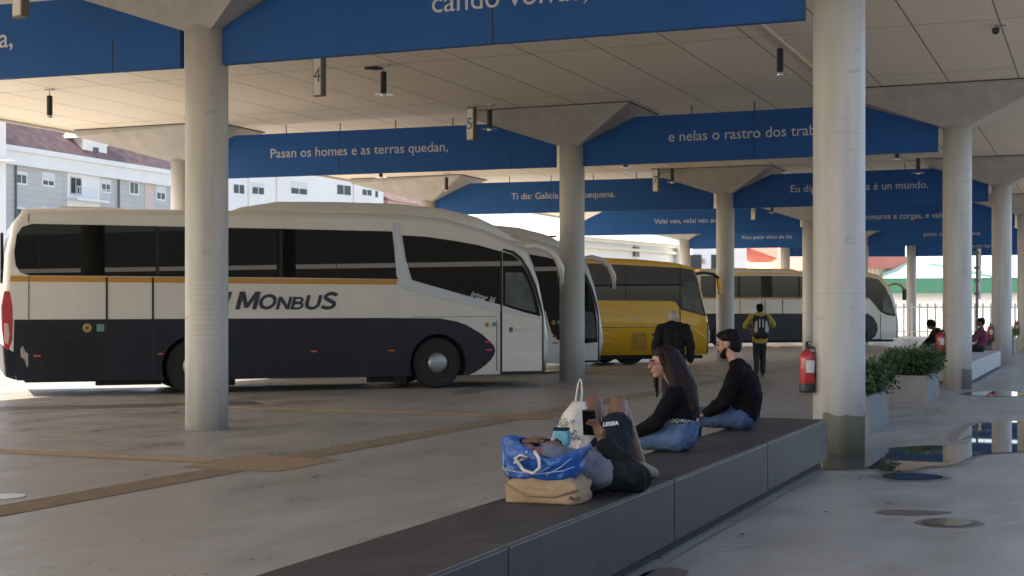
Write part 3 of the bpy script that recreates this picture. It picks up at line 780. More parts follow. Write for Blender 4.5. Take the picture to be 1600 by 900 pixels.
def irizar(origin, label, full=True, text=True):
    prof = [(-.50, .34), (-.58, .95), (-.60, 1.7), (-.56, 2.5), (-.44, 3.05), (-.22, 3.33), (.9, 3.36), (3.4, 3.38), (6.6, 3.40), (7.6, 3.33), (8.4, 3.14), (9.0, 2.90), (9.36, 2.74),
            (9.46, 2.5), (9.60, 2.1), (9.74, 1.42), (9.80, 1.04), (9.81, .74), (9.74, .27)]
    zb = .25; xr, xf = 2.72, 7.44
    ec = [(6.34, 1.38), (7.47, 1.37), (7.81, 1.31), (8.02, 1.24), (8.18, 1.15), (8.34, 1.06), (8.47, .95), (8.585, .84), (8.63, .74), (8.60, .63), (8.53, .54), (8.42, .44), (8.32, .37), (8.2, .30), (8.07, zb)]
    nav = [(-.40, 1.36)] + ec + arc(xf, .48, .587, zb, rev=True) + arc(xr, .48, .587, zb, rev=True) + [(-.36, .29), (-.42, .6)]
    # the waist glass strip, rear to middle
    win = [(-.40, 2.55), (-.36, 2.85), (-.27, 2.99), (-.10, 3.05), (2.0, 3.055), (4.3, 3.055), (6.50, 3.05), (6.55, 2.6), (6.63, 2.13), (4.3, 2.14), (-.15, 2.14), (-.30, 2.19), (-.38, 2.32)]
    fwin = [(6.70, 2.98), (7.2, 2.96), (7.7, 2.90), (8.25, 2.82), (8.735, 2.70), (8.735, 1.64), (8.2, 1.77), (7.6, 1.93), (7.1, 2.06), (6.90, 2.12), (6.78, 2.5)]
    dgl = [(8.79, 2.69), (9.00, 2.63), (9.16, 2.50), (9.30, 2.30), (9.44, 2.0), (9.54, 1.68), (9.60, 1.40), (9.2, 1.50), (8.79, 1.62)]
    cab = [(8.84, 2.28), (9.20, 2.28), (9.30, 2.12), (9.40, 1.88), (9.50, 1.48), (9.2, 1.555), (8.84, 1.65)]
    sw = [(6.53, 3.24), (6.62, 3.23), (6.66, 2.95), (6.73, 2.55), (6.83, 2.2), (6.92, 2.095), (7.4, 1.97), (8.0, 1.81), *([(8.735, 1.61), (8.735, 1.50), (8.1, 1.62)] if text else [(8.0, 1.80)]), (7.4, 1.78), (6.86, 1.90), (6.66, 2.0), (6.585, 2.2), (6.55, 2.6)]
    sw2 = [(8.79, 1.595), (9.2, 1.48), (9.60, 1.375), (9.60, 1.335), (9.2, 1.415), (8.79, 1.49)]
    if not text: dgl = [(8.79, 2.69), (9.00, 2.63), (9.16, 2.50), (9.30, 2.30), (9.44, 2.0), (9.54, 1.68), (9.60, 1.30), (9.62, .75), (9.2, .72), (8.79, .74)]; fwin = fwin[:5] + [(8.735, .76), (8.55, .82), (8.40, 1.0), (8.25, 1.5), (8.0, 1.85)] + fwin[7:]; ec = [(6.34, 1.38), (6.6, 1.2), (6.75, .9), (6.80, .6), (6.82, zb+.3)]
    panels = [('lower_panel', M_navy, nav if text else [(-.40, 1.36), (6.4, 1.36), (6.7, 1.1), (6.82, .8)] + arc(xf, .48, .587, zb, rev=True)[-1:] + arc(xr, .48, .587, zb, rev=True) + [(-.36, .29)], .006), ('side_window', M_glass, win, .008), ('side_window', M_glass, fwin, .008), ('silver_sweep', M_wing, sw, .014),
              ('stripe', M_orange, [(-.46, 2.13), (6.60, 2.122), (6.585, 2.02), (-.47, 2.03)], .005)]
    spec = dict(body=M_cream, profile=prof, zb=zb, wheels=(xr, xf), panels=panels, bw=.13,
                far=[('far_side_window', M_glass, win[:7]+win[7:], .008), ('far_side_window', M_glass, fwin, .008), ('far_lower_panel', M_navy, nav, .006)])
    e = coach(origin, label, spec)
    # passenger door
    g = MB(); g.prism([(8.775, .31), (9.63, .31), (9.63, 1.42), (9.2, 1.54), (8.775, 1.66)], -.010, .0); door = g.build('door', M_cream, e)
    g = MB(); g.prism(dgl, -.014, 0); dg_ = g.build('door_glass', M_glass, door)
    g = MB(); g.prism(cab if text else [(8.84, 1.62), (9.50, 1.46), (9.56, 1.2), (9.57, .85), (8.84, .85)], -.017, -.005); g.build('lower_pane', M_cab, dg_)
    if text: g = MB(); g.prism(sw2, -.016, -.004); g.build('trim', M_wing, door)
    seal = mat('door_seal', (.01, .01, .011), .6)
    g = MB(); g.box(8.735, 8.775, -.012, 0, .25, 2.71); g.box(9.63, 9.665, -.012, 0, .25, 1.42); g.box(8.775, 9.63, -.012, 0, .25, .31)
    g.prism([(9.63, 1.42), (9.665, 1.42), (9.60, 1.72), (9.50, 2.04), (9.36, 2.34), (9.20, 2.58), (9.02, 2.71), (8.80, 2.76), (8.78, 2.72), (9.00, 2.65), (9.17, 2.52), (9.31, 2.31), (9.45, 2.01), (9.55, 1.70)], -.013, 0)
    g.build('door_seals', seal, door)
    # roof fairing
    g = MB(); g.prism([(3.35, 3.34), (3.6, 3.45), (4.3, 3.575), (5.4, 3.60), (6.6, 3.60), (7.6, 3.53), (8.3, 3.38), (8.9, 3.12), (9.2, 2.9), (8.0, 2.9), (6, 3.2)], .10, 2.40)
    o = g.build('roof_fairing', M_cream, e, bevel=.05, bseg=3); o.data.polygons.foreach_set('use_smooth', [True]*len(o.data.polygons))
    g = MB(); g.prism([(.35, 3.34), (.42, 3.42), (1.45, 3.42), (1.55, 3.34)], .6, 1.9); g.build('roof_hatch', M_cream, e, bevel=.015)
    # panel seams
    g = MB()
    for x, a, b, w in ((-.16, 1.37, 2.12, .012), (-.16, 3.07, 3.22, .012), (1.17, .3, 2.12, .035), (1.98, .3, 2.12, .035), (8.66, .32, 1.33, .012)): g.box(x-w/2, x+w/2, -.0085, .001, a, b)
    g.box(6.9, 8.66, -.0075, .001, 1.395, 1.403)
    for x in (3.35, 4.15, 5.1, 6.0): g.box(x-.003, x+.003, -.0085, .001, .3, 1.36)
    g.each('panel_seam', seal, e)
    g = MB()
    for x in (2.06, 2.60, 4.33): g.box(x-.03, x+.03, -.0105, -.007, 2.15, 3.045)
    for x in (.0, 5.4): g.box(x-.006, x+.006, -.0105, -.007, 2.15, 3.045)
    g.each('window_bar', seal, e)
    # rear grille
    g = MB(); g.box(.06, 1.0, -.009, .001, .36, 1.04)
    for k in range(16): g.box(.09+k*.056, .10+k*.056, -.014, -.008, .38, 1.02)
    g.box(-.03, .64, -.010, .001, 1.08, 1.30); g.build('engine_grille', mat('grille_black', (.006, .006, .007), .7), e)
    # rear lamp cluster wrapping the corner
    g = MB(); g.prism([(-.575, 1.86), (-.47, 1.86), (-.43, 1.6), (-.42, 1.3), (-.43, 1.0), (-.50, .80), (-.57, .86), (-.61, 1.2), (-.62, 1.6)], -.01, .14); g.build('tail_light', M_redlamp, e, bevel=.02, bseg=3)
    g = MB(); g.prism([(-.57, 1.3), (-.50, 1.3), (-.475, 1.1), (-.50, .92), (-.56, .96)], -.016, .1); g.build('tail_lens', mat('pale_lens', (.55, .42, .42), .2), e, bevel=.01)
    g = MB(); g.box(-.625, -.57, .25, 2.25, 2.0, 2.9); g.build('rear_window', M_glass, e, bevel=.02)
    g = MB(); g.prism([(-.60, .92), (-.40, .80), (-.36, .29), (-.56, .36)], -.012, 2.512); g.build('rear_bumper', M_navy, e, bevel=.04, bseg=3)
    g = MB(); g.prism([(-.30, .84), (-.26, .90), (-.22, .80), (-.17, .76), (-.17, .55), (-.19, .52), (-.23, .66), (-.29, .70)], -.010, .0); g.build('scrape', mat('scraped_paint', (.32, .30, .28), .7, var=.3, vscale=20), e)
    dots(e, [('marker_lamp', M_amber, x, z, .12, .028) for x, z in ((-.02, .72), (2.13, .73), (4.96, .75), (6.49, .75))] + [('marker_lamp', M_redlamp, 8.48, .90, .12, .035), ('marker_lamp', M_redlamp, 8.50, .74, .13, .035)])
    rnd_disc(e, 'round_sticker', M_gold, .83, 1.21, .078); rnd_disc(e, 'round_sticker_centre', mat('sticker_brown', (.10, .06, .03), .5), .83, 1.21, .035, -.016)
    dots(e, [('square_sticker', M_grn, 1.06, 1.21, .13, .13), ('square_sticker', M_grn, 8.61, 1.25, .10, .09)])
    rnd_disc(e, 'round_sticker', M_gold, 8.45, 1.24, .05); rnd_disc(e, 'round_sticker_centre', MATS['sticker_brown'], 8.45, 1.24, .022, -.016)
    dots(e, [('blue_badge', mat('badge_blue', (.06, .09, .22), .5), 8.96, 1.14, .08, .10)], -.020)
    g = MB()
    for k in range(12): g.box(9.03+k*.032, 9.05+k*.032, -.0125, -.010, 1.15, 1.162)
    for k in range(7): g.box(9.03+k*.032, 9.05+k*.032, -.0125, -.010, 1.11, 1.12)
    g.build('small_print', mat('print_grey', (.30, .30, .32), .6), door)
    # front: windscreen, headlight, mirrors
    fr = [(9.40, 2.66), (9.475, 2.5), (9.615, 2.1), (9.755, 1.42), (9.805, 1.10)]
    g = MB(); n = len(fr)
    for i in range(n-1):
        (xa, za), (xb, zb_) = fr[i], fr[i+1]
        g.add([(xa, .14, za), (xb, .14, zb_), (xb, 2.36, zb_), (xa, 2.36, za), (xa+.012, .14, za), (xb+.012, .14, zb_), (xb+.012, 2.36, zb_), (xa+.012, 2.36, za)],
              [(0, 1, 2, 3), (4, 7, 6, 5), (0, 4, 5, 1), (1, 5, 6, 2), (2, 6, 7, 3), (3, 7, 4, 0)])
    g.build('windscreen', M_glass, e)
    for y in (.12, 2.38):
        g = MB(); g.prism([(9.69, .95), (9.785, .98), (9.80, .72), (9.72, .66)], y-.10, y+.10); g.build('headlight', mat('lamp_clear', (.6, .62, .63), .1), e, bevel=.02)
    for y in (-.02, 2.40):
        g = MB(); g.tube([(9.28, y+.15, 2.80), (9.50, y+.05, 2.83), (9.75, y, 2.76), (9.93, y-.02, 2.60), (10.03, y-.02, 2.40), (10.05, y-.02, 2.05)], [.055, .065, .07, .07, .075, .05], 12)
        mm = g.build('mirror', M_cream, e, smooth=True)
        g = MB(); g.box(9.985, 9.995, y-.09, y+.06, 2.07, 2.36); g.build('mirror_glass', M_steel, mm)
    # chassis details
    g = MB(); g.box(1.0, 2.15, .1, .3, .17, .26); g.box(3.35, 3.5, .15, .35, .13, .26); g.box(6.1, 6.75, .12, .4, .13, .26); g.box(6.55, 6.80, .04, .08, .10, .5); g.each('skirt_frame', M_under, e)
    for x in (2.06, 6.80):
        pass
    if text:
        Mn = mat('navy_letters', (.02, .025, .045), .45)
        tx = e
        lx = 3.47
        def stroke(g, pts, w, closed=False, k=0):
            n = len(pts); L = []; Rr = []
            for q in range(n):
                a = pts[q-1] if (q or closed) else pts[q]; b = pts[(q+1) % n] if (q < n-1 or closed) else pts[q]
                dx, dy = b[0]-a[0], b[1]-a[1]; l = math.hypot(dx, dy) or 1; nx, ny = -dy/l*w/2, dx/l*w/2
                L.append((pts[q][0]+nx, pts[q][1]+ny)); Rr.append((pts[q][0]-nx, pts[q][1]-ny))
            y = -.0095-.0004*k
            for q in range(n if closed else n-1):
                r = (q+1) % n
                g.add([(L[q][0], y, L[q][1]), (L[r][0], y, L[r][1]), (Rr[r][0], y, Rr[r][1]), (Rr[q][0], y, Rr[q][1])], [(0, 1, 2, 3)])
        def ell(cx, cz, rx, rz, a0, a1, n=16): return [(cx+rx*math.cos(R(a0+(a1-a0)*t/n)), cz+rz*math.sin(R(a0+(a1-a0)*t/n))) for t in range(n+1)]
        GL = {'M': (1.05, [([(.11, 0), (.11, 1)], .22), ([(.94, 0), (.94, 1)], .22), ([(.17, .98), (.52, .12)], .20), ([(.88, .98), (.52, .12)], .20)]),
              'O': (1.0, [(ell(.5, .5, .39, .40, 0, 345, 22), .20, True)]),
              'N': (.88, [([(.11, 0), (.11, 1)], .20), ([(.77, 0), (.77, 1)], .20), ([(.14, .94), (.74, .06)], .20)]),
              'B': (.80, [([(.11, 0), (.11, 1)], .20), ([(.11, .91), (.42, .91)] + ell(.42, .73, .20, .18, 90, -90, 8) + [(.11, .55)], .17), ([(.11, .50), (.46, .50)] + ell(.46, .295, .24, .21, 90, -90, 8) + [(.11, .09)], .17)]),
              'U': (.90, [([(.11, 1), (.11, .42)] + ell(.45, .42, .34, .33, 180, 360, 12) + [(.79, 1)], .21)]),
              'S': (.80, [([(.72, .82)] + ell(.42, .73, .28, .18, 50, 250, 12) + ell(.38, .28, .30, .19, 70, -130, 12) + [(.05, .16)], .20)])}
        for ch, h in (('M', .335), ('O', .29), ('N', .24), ('B', .24), ('U', .275), ('S', .335)):
            wd, st = GL[ch]; g = MB()
            for k, t_ in enumerate(st): stroke(g, t_[0], t_[1], len(t_) > 2, k)
            wx = .335 if ch in 'MS' else (.30 if ch in 'OU' else .27)
            g.v = [(x*wx*1.12+z*h*.26, y, z*h) for x, y, z in g.v]
            g.build('letter', Mn, tx, loc=(lx, 0, 1.54)); lx += wd*wx*1.12 + .012
        g = MB(); g.prism([(3.22, 1.54), (3.30, 1.54), (3.42, 1.87), (3.34, 1.87)], -.009, 0); g.prism([(3.05, 1.54), (3.16, 1.54), (3.20, 1.72), (3.02, 1.87), (2.94, 1.87)], -.009, 0); g.build('emblem', Mn, tx)
        text_obj('model_lettering', 'irizar i6', .17, M_white, e, (8.36, -.0105, 1.785), (R(90), R(15), 0), shear=.25, offset=.003)
    return e
irizar((-8.37, 25.2, 0), 'cream, orange and navy coach nearest the camera, standing broadside on the left')
irizar((2.07-.931*9.6, 35-.364*9.6, 0), 'second white coach mostly hidden behind the first, its nose showing beside the second column', text=False)

# ---- yellow coach
def yellow_coach():
    prof = [(-.30, .30), (-.40, 1.4), (-.34, 2.6), (-.15, 3.00), (1.0, 3.05), (5.44, 3.02), (6.85, 2.98), (8.0, 2.90), (8.60, 2.77), (8.74, 2.51), (8.92, 1.81), (9.08, 1.17), (9.10, .70), (9.04, .27)]
    zb = .25; xr, xf = 2.2, 6.70
    glass = [(.0, 2.84), (5.44, 2.84), (8.10, 2.75), (8.10, 1.62), (7.98, 1.77), (7.85, 1.80), (5.44, 1.82), (.0, 1.82)]
    fgl = [(8.13, 2.75), (8.52, 2.70), (8.66, 2.46), (8.84, 1.81), (8.97, 1.36), (8.6, 1.45), (8.13, 1.57)]
    cab = [(8.20, 2.34), (8.62, 2.34), (8.72, 1.98), (8.87, 1.43), (8.6, 1.50), (8.20, 1.62)]
    panels = [('side_window', M_glassf, glass, .008), ('side_window', M_glassf, fgl, .009), ('cab_pane', M_cab, cab, .012)]
    e = coach((5.61-.931*9, 41-.364*9, 0), 'yellow coach with pale swirls parked behind the standing man in black', dict(body=M_yellow, profile=prof, zb=zb, wheels=(xr, xf), panels=panels, lip=M_yellow, covered=True, bw=.11, far=[('far_side_window', M_glassf, glass, .008)]))
    seal = MATS['door_seal']
    g = MB(); g.box(8.105, 8.13, -.012, 0, .3, 2.75); g.box(9.0, 9.025, -.011, 0, .3, 1.2); g.box(.2, 8.10, -.0105, 0, 1.055, 1.072); g.box(6.385, 6.40, -.0105, 0, 1.06 - .0, 1.065); g.box(5.3, 5.312, -.0105, 0, .3, 1.05); g.box(7.5, 7.512, -.0105, 0, .3, 1.05); g.each('panel_seam', seal, e)
    g = MB()
    for x in (1.6, 3.2, 4.8, 6.4): g.box(x-.012, x+.012, -.0105, -.007, 1.84, 2.82)
    g.each('window_bar', seal, e)
    g = MB()
    for r0 in range(9):
        z = .42+r0*.055; g.box(7.53+.03, 7.53+.25, -.0105, 0, z, z+.028); g.box(7.53+.29, 7.53+.50, -.0105, 0, z, z+.028)
    g.v = [(x-.98, y, z+.0) for x, y, z in g.v]
    g.v = [(x-.0, y, z) for x, y, z in g.v]
    g.build('vent_grille', mat('vent_brown', (.22, .13, .03), .6), e)
    # pale swirls
    def swirl(pts, w):
        top = []; bot = []
        N = 22
        for i in range(N+1):
            t = i/N; p = []
            for j in (0, 1):
                a, b, c, d = (q[j] for q in pts); p.append(a*(1-t)**3+3*b*t*(1-t)**2+3*c*t*t*(1-t)+d*t**3)
            ww = w*math.sin(math.pi*(.08+.84*t)); top.append((p[0], p[1]+ww)); bot.append((p[0], p[1]-ww*.4))
        return top+list(reversed(bot))
    for pts, w in (([(4.2, 1.35), (5.2, 1.66), (6.4, 1.55), (7.2, 1.10)], .035), ([(7.2, 1.52), (7.9, 1.58), (8.05, 1.52), (8.08, 1.48)], .022), ([(6.6, 1.58), (7.2, 1.60), (7.8, 1.48), (8.09, 1.30)], .03),
                   ([(6.6, 1.56), (7.1, 1.42), (7.4, 1.22), (7.45, 1.09)], .028), ([(4.0, .95), (5.0, 1.02), (5.8, .93), (6.1, .80)], .03), ([(4.3, .55), (5.0, .75), (5.7, .72), (6.05, .62)], .025),
                   ([(8.15, 1.15), (8.5, 1.05), (8.8, .88), (8.98, .72)], .035), ([(4.2, 1.20), (5.0, 1.10), (6.5, 1.05), (7.3, 1.08)], .018)):
        g = MB(); g.prism(swirl(pts, w), -.0095, 0); g.build('swirl', M_yline, e)
    fr = [(8.63, 2.68), (8.755, 2.5), (8.935, 1.81), (9.09, 1.15)]
    g = MB()
    for i in range(3):
        (xa, za), (xb, zb_) = fr[i], fr[i+1]
        g.add([(xa, .12, za), (xb, .12, zb_), (xb, 2.38, zb_), (xa, 2.38, za), (xa+.012, .12, za), (xb+.012, .12, zb_), (xb+.012, 2.38, zb_), (xa+.012, 2.38, za)],
              [(0, 1, 2, 3), (4, 7, 6, 5), (0, 4, 5, 1), (1, 5, 6, 2), (2, 6, 7, 3), (3, 7, 4, 0)])
    g.build('windscreen', M_glassf, e)
    for y in (.10, 2.40):
        g = MB(); g.prism([(8.98, .98), (9.09, .98), (9.085, .62), (8.98, .60)], y-.10, y+.10); g.build('headlight', MATS['lamp_clear'], e, bevel=.02)
    for y, m2 in ((-.04, M_yellow), (2.45, M_yellow)):
        g = MB(); g.tube([(8.55, y+.1, 2.56), (8.85, y, 2.62), (9.15, y-.02, 2.58), (9.33, y-.03, 2.46)], [.035, .04, .045, .05], 10); mm = g.build('mirror', M_black, e)
        g = MB(); g.prism([(9.28, 2.46), (9.38, 2.44), (9.42, 2.25), (9.40, 2.02), (9.33, 1.98), (9.31, 2.2)], y-.12, y+.06); g.build('mirror_shell', m2, mm, bevel=.02)
    dots(e, [('fuel_flap', mat('flap_dark', (.04, .035, .02), .6), 7.25, .86, .07, .06), ('side_reflector', mat('flap_dark', (.04, .035, .02), .6), 4.75, .50, .20, .10), ('side_reflector', M_amber, 7.9, .45, .10, .03)])
    g = MB(); g.box(.3, 8.9, .1, .25, .16, .25); g.each('skirt_frame', M_under, e)
    return e
yellow_coach()

# ---- far coach, white, navy and yellow
def far_coach():
    prof = [(-.40, .34), (-.46, 1.4), (-.42, 2.4), (-.30, 2.95), (-.15, 3.16), (.3, 3.24), (1.8, 3.27), (4.5, 3.26), (4.95, 3.12), (8.4, 3.14), (8.9, 3.02), (9.3, 2.65), (9.55, 2.25), (9.72, 1.7), (9.83, 1.14), (9.84, .7), (9.8, .36)]
    zb = .30; xr, xf = 1.15, 7.6
    win = [(.06, 2.97), (4.0, 3.0), (8.3, 2.99), (8.75, 2.90), (9.1, 2.55), (9.40, 2.05), (9.66, 1.28), (9.2, 1.35), (8.84, 1.50), (8.55, 1.80), (8.25, 2.10), (.06, 2.09)]
    cab = [(8.98, 2.3), (9.22, 2.25), (9.36, 2.0), (9.56, 1.38), (9.2, 1.46), (8.98, 1.55)]
    nav = [(-.36, 1.42), (8.2, 1.42), (8.5, 1.25), (8.70, .95), (8.72, .7), (8.6, .45), (8.4, zb)] + arc(xf, .48, .587, zb, rev=True) + arc(xr, .48, .587, zb, rev=True) + [(-.33, zb+.04)]
    roofband = [(-.12, 3.02), (4.6, 3.05), (8.3, 3.03), (8.80, 2.94), (9.14, 2.60), (9.22, 2.62), (8.86, 2.985), (8.4, 3.09), (4.9, 3.08), (4.5, 3.14), (-.10, 3.10)]
    panels = [('lower_panel', M_navy, nav, .006), ('side_window', M_glassf, win, .008), ('cab_pane', M_cab, cab, .011), ('yellow_band', mat('coach_roof_yellow', (.72, .44, .08), .4), roofband, .006), ('stripe', M_orange, [(-.38, 2.085), (8.2, 2.085), (8.25, 2.02), (-.38, 2.02)], .006)]
    e = coach((16.8-.931*9.8, 62-.364*9.8, 0), 'far coach with yellow roof, white waist and navy skirt behind the backpack walker', dict(body=M_cream, profile=prof, zb=zb, wheels=(xr, xf), panels=panels, bw=.10, far=[('far_side_window', M_glassf, win, .008)]))
    g = MB(); g.prism([(-.25, 3.0), (.1, 3.26), (1.8, 3.31), (4.5, 3.30), (4.9, 3.17), (8.4, 3.19), (8.9, 3.06), (8.4, 2.9), (0, 2.9)], .05, 2.45); g.build('roof_fairing', mat('coach_roof_yellow', (.72, .44, .08), .4), e, bevel=.04)
    seal = MATS['door_seal']
    g = MB()
    for x, w in ((1.9, .02), (2.95, .02), (3.1, .03), (3.95, .035), (5.2, .02), (6.4, .02), (8.85, .03), (9.70, .02)): g.box(x-w/2, x+w/2, -.0085, 0, .34, 2.0 if x < 8 else 1.36)
    for x in (1.85, 2.95, 4.75): g.box(x-.05, x+.05, -.0105, 0, 2.10, 2.96)
    g.each('panel_seam', seal, e)
    fr = [(9.34, 2.65), (9.57, 2.25), (9.74, 1.7), (9.845, 1.16)]
    g = MB()
    for i in range(3):
        (xa, za), (xb, zb_) = fr[i], fr[i+1]
        g.add([(xa, .12, za), (xb, .12, zb_), (xb, 2.38, zb_), (xa, 2.38, za), (xa+.012, .12, za), (xb+.012, .12, zb_), (xb+.012, 2.38, zb_), (xa+.012, 2.38, za)],
              [(0, 1, 2, 3), (4, 7, 6, 5), (0, 4, 5, 1), (1, 5, 6, 2), (2, 6, 7, 3), (3, 7, 4, 0)])
    g.build('windscreen', M_glassf, e)
    for y in (-.02, 2.5):
        g = MB(); g.tube([(9.3, y+.1, 2.62), (9.6, y, 2.72), (9.9, y, 2.66), (10.1, y, 2.45)], [.04, .05, .055, .06], 10); mm = g.build('mirror', M_orange, e)
        g = MB(); g.box(10.03, 10.14, y-.1, y+.08, 2.0, 2.47); g.build('mirror_shell', M_black, mm, bevel=.02)
    for y in (.12, 2.38):
        g = MB(); g.prism([(9.72, .98), (9.83, .98), (9.84, .68), (9.72, .66)], y-.10, y+.10); g.build('headlight', MATS['lamp_clear'], e, bevel=.02)
    rnd_disc(e, 'emblem', mat('emblem_grey', (.08, .09, .10), .5), 1.02, 1.72, .16); rnd_disc(e, 'emblem_centre', M_cream, 1.06, 1.72, .09, -.017)
    g = MB(); g.box(-.2, 9.6, .1, .2, .2, .3); g.each('skirt_frame', M_under, e)
far_coach()

# ================================================================== BACKGROUND BUILDINGS
M_bwhite = mat('render_white', (.80, .79, .77), .85, var=.05, vscale=.3)
M_bcream = mat('render_cream', (.72, .66, .50), .85, var=.06, vscale=.3)
M_byellow = mat('render_yellow', (.74, .66, .36), .85, var=.05, vscale=.3)
M_bpink = mat('render_pink', (.62, .42, .34), .85, var=.08, vscale=.3)
M_bgrey = brickish('cladding_grey', (.50, .49, .48), (.36, .35, .34), 6, .55)
M_tile = mat('roof_tiles', (.24, .145, .13), .85, var=.4, vscale=1.3, bump=.4, bscale=6)
M_redroof = mat('roof_red_sheet', (.50, .17, .14), .7, var=.1, vscale=.4)
M_greenroof = mat('roof_green_sheet', (.36, .52, .46), .5, var=.08, vscale=.3)
M_greenband = mat('gutter_green', (.02, .085, .055), .5)
M_pane = mat('window_pane', (.035, .04, .045), .1)
M_frame = mat('window_frame_white', (.78, .78, .78), .5)
M_shut = mat('roller_shutter', (.66, .66, .66), .6, var=.05)
M_pipe = mat('drainpipe', (.10, .13, .15), .5)
def building(name, P, Q, depth, h, m, label, cat='building'):
    P = Vector((*P, 0)); Q = Vector((*Q, 0)); D = Q-P; a = math.atan2(D.y, D.x); L = D.length
    e = empty(name, P, a, label, cat)
    g = MB(); g.box(0, L, 0, depth, -.1, h); g.build('wall', m, e)
    return e, L
def window(e, x, z, w, h, shutter=0, panes=2, frame=.09):
    g = MB(); g.box(x-w/2-frame, x+w/2+frame, -.05, .0, z-frame, z+h+frame); f = g.build('window', M_frame, e)
    hh = h*(1-shutter)
    if hh > .05:
        g = MB(); pw = w/panes
        for k in range(panes): g.box(x-w/2+k*pw+.05, x-w/2+(k+1)*pw-.05, -.058, -.049, z+.05, z+hh-.04)
        g.build('pane', M_pane, f)
    if shutter:
        g = MB(); g.box(x-w/2+.02, x+w/2-.02, -.075, -.051, z+hh, z+h)
        g.build('shutter', M_shut, f)
def trace(P, Q):
    dx, dy = Q[0]-P[0], Q[1]-P[1]; L = math.hypot(dx, dy); dx /= L; dy /= L
    def s(px, py):
        k = (px-800)/2229; t = (k*P[1]-P[0])/(dx-dy*k); Z = P[1]+dy*t
        return t, 1.5+(487-py)*Z/2229
    return s
# grey apartment row with a long tiled roof
PA, QA = (-47, 112), (-33.8, 146)
e, L = building('apartment_building', PA, QA, 14, 15.0, M_bgrey, 'long grey apartment row with reddish tiled roof and a small dormer, at the left')
tA = trace(PA, QA)
g = MB(); g.box(-.4, L+.4, -.45, .0, 14.1, 15.6); g.box(-.5, L+.5, -.7, -.3, 15.25, 15.7); g.build('cornice', M_bwhite, e)
g = MB(); g.prism([(-.6, 15.5), (7, 22.5), (14.6, 15.5)], -.6, L+.6, axis='x'); rf = g.build('roof', M_tile, e)
x0, _ = tA(125, 240); x1, _ = tA(183, 240); xm, zm = tA(152, 222)
g = MB(); g.prism([(x0+1.0, 15.55), (x1-.9, 15.55), (x1-.9, 17.6), ((x0+x1)/2, 18.5), (x0+1.0, 17.6)], .5, 4.0); d = g.build('dormer', M_bwhite, e)
g = MB(); g.prism([(x0-.1, 17.5), ((x0+x1)/2, 18.75), (x1+.1, 17.5), (x1+.1, 17.68), ((x0+x1)/2, 19.0), (x0-.1, 17.68)], -.2, 5.2); g.build('dormer_roof', M_bwhite, d)
g = MB(); g.box((x0+x1)/2-.2, (x0+x1)/2+.55, .42, .5, 15.9, 16.9); g.build('pane', M_pane, d)
for px, pz0, pz1, w, sh in ((33, 270, 287, 1.3, .15), (75, 272, 290, 1.5, .55), (118, 278, 303, 1.5, .0), (165, 282, 300, 1.3, .3), (209, 283, 303, 1.3, .1), (251, 290, 312, 1.4, .5)):
    x, zt = tA(px, pz0); _, zb_ = tA(px, pz1)
    for fl in range(3): window(e, x, zb_-fl*3.1, w, zt-zb_, sh if fl == 0 else random.choice((0, .4, .7)))
xa, za = tA(105, 262); xb, zb_ = tA(156, 315)
for fl in range(2):
    g = MB(); g.box(xa, xb, -1.1, -.0, zb_-.2-fl*3.1, zb_-fl*3.1)
    for k in range(14): g.box(xa+.05+k*(xb-xa-.1)/13-.02, xa+.05+k*(xb-xa-.1)/13+.02, -1.08, -1.04, zb_-fl*3.1, zb_-fl*3.1+1.0)
    g.box(xa, xb, -1.1, -1.03, zb_-fl*3.1+1.0, zb_-fl*3.1+1.06); g.build('balcony', M_frame, e)
g = MB(); g.box(xa, xb, -.03, .0, zb_-4, za); g.build('loggia_wall', M_bwhite, e)
x, zt = tA(118, 278); _, zb2 = tA(118, 303); window(e, x, zb2, 1.5, zt-zb2, 0)
for px in (23, 184): x, _ = tA(px, 300); g = MB(); g.tube([(x, -.15, 0), (x, -.15, 14.1)], .09, 8); g.build('drainpipe', M_pipe, e)
xq, _ = tA(226, 280); xr_, _ = tA(240, 280)
g = MB(); g.box(xq, xr_, -.04, .0, 6, 14.1); g.build('pink_panel', mat('panel_peach', (.62, .50, .44), .8), e)
for px, pz in ((188, 232), (203, 233)): x, z = tA(px, pz); g = MB(); g.tube([(x, 1.5, 17), (x, 1.5, 19.0)], .05, 6); g.build('roof_mast', M_frame, e)
# taller block at the extreme left
e, L = building('apartment_block', (-62, 100), (-39.55, 111.5), 12, 22, mat('render_pale_grey', (.66, .65, .65), .85, var=.05, vscale=.3), 'tall pale block cut by the left edge of the picture')
window(e, L-1.2, 14.6, 1.1, 1.6, 0); window(e, L-1.2, 11.2, 1.1, 1.6, .3)
g = MB(); g.box(L-3, L+.6, -.6, 0, 13.2, 13.35); g.build('balcony', M_frame, e)
# white apartment house
PB, QB = (-32.5, 149), (-15.5, 172)
e, L = building('white_apartment_house', PB, QB, 12, 17.5, M_bwhite, 'bright white apartment house seen over the first coach, right of the thick column')
tB = trace(PB, QB)
g = MB(); g.box(-.3, L+.3, -.5, 12.3, 17.5, 17.8); g.build('cornice', M_bcream, e)
for px, a, b, w, sh in ((373, 288, 303, 1.6, .0), (403, 286, 304, 1.8, .35), (467, 284, 304, 2.6, .5), (537, 289, 305, 2.4, .0), (573, 296, 306, 1.7, .0), (588, 298, 309, .6, 0)):
    x, zt = tB(px, a); _, zb_ = tB(px, b)
    for fl in range(2): window(e, x, zb_-fl*3.1, w, zt-zb_, sh, panes=2 if w > 1 else 1)
for px in (388, 432, 552): x, _ = tB(px, 300); g = MB(); g.box(x-.06, x+.06, -.1, 0, 0, 17.4); g.build('drainpipe', M_bcream, e)
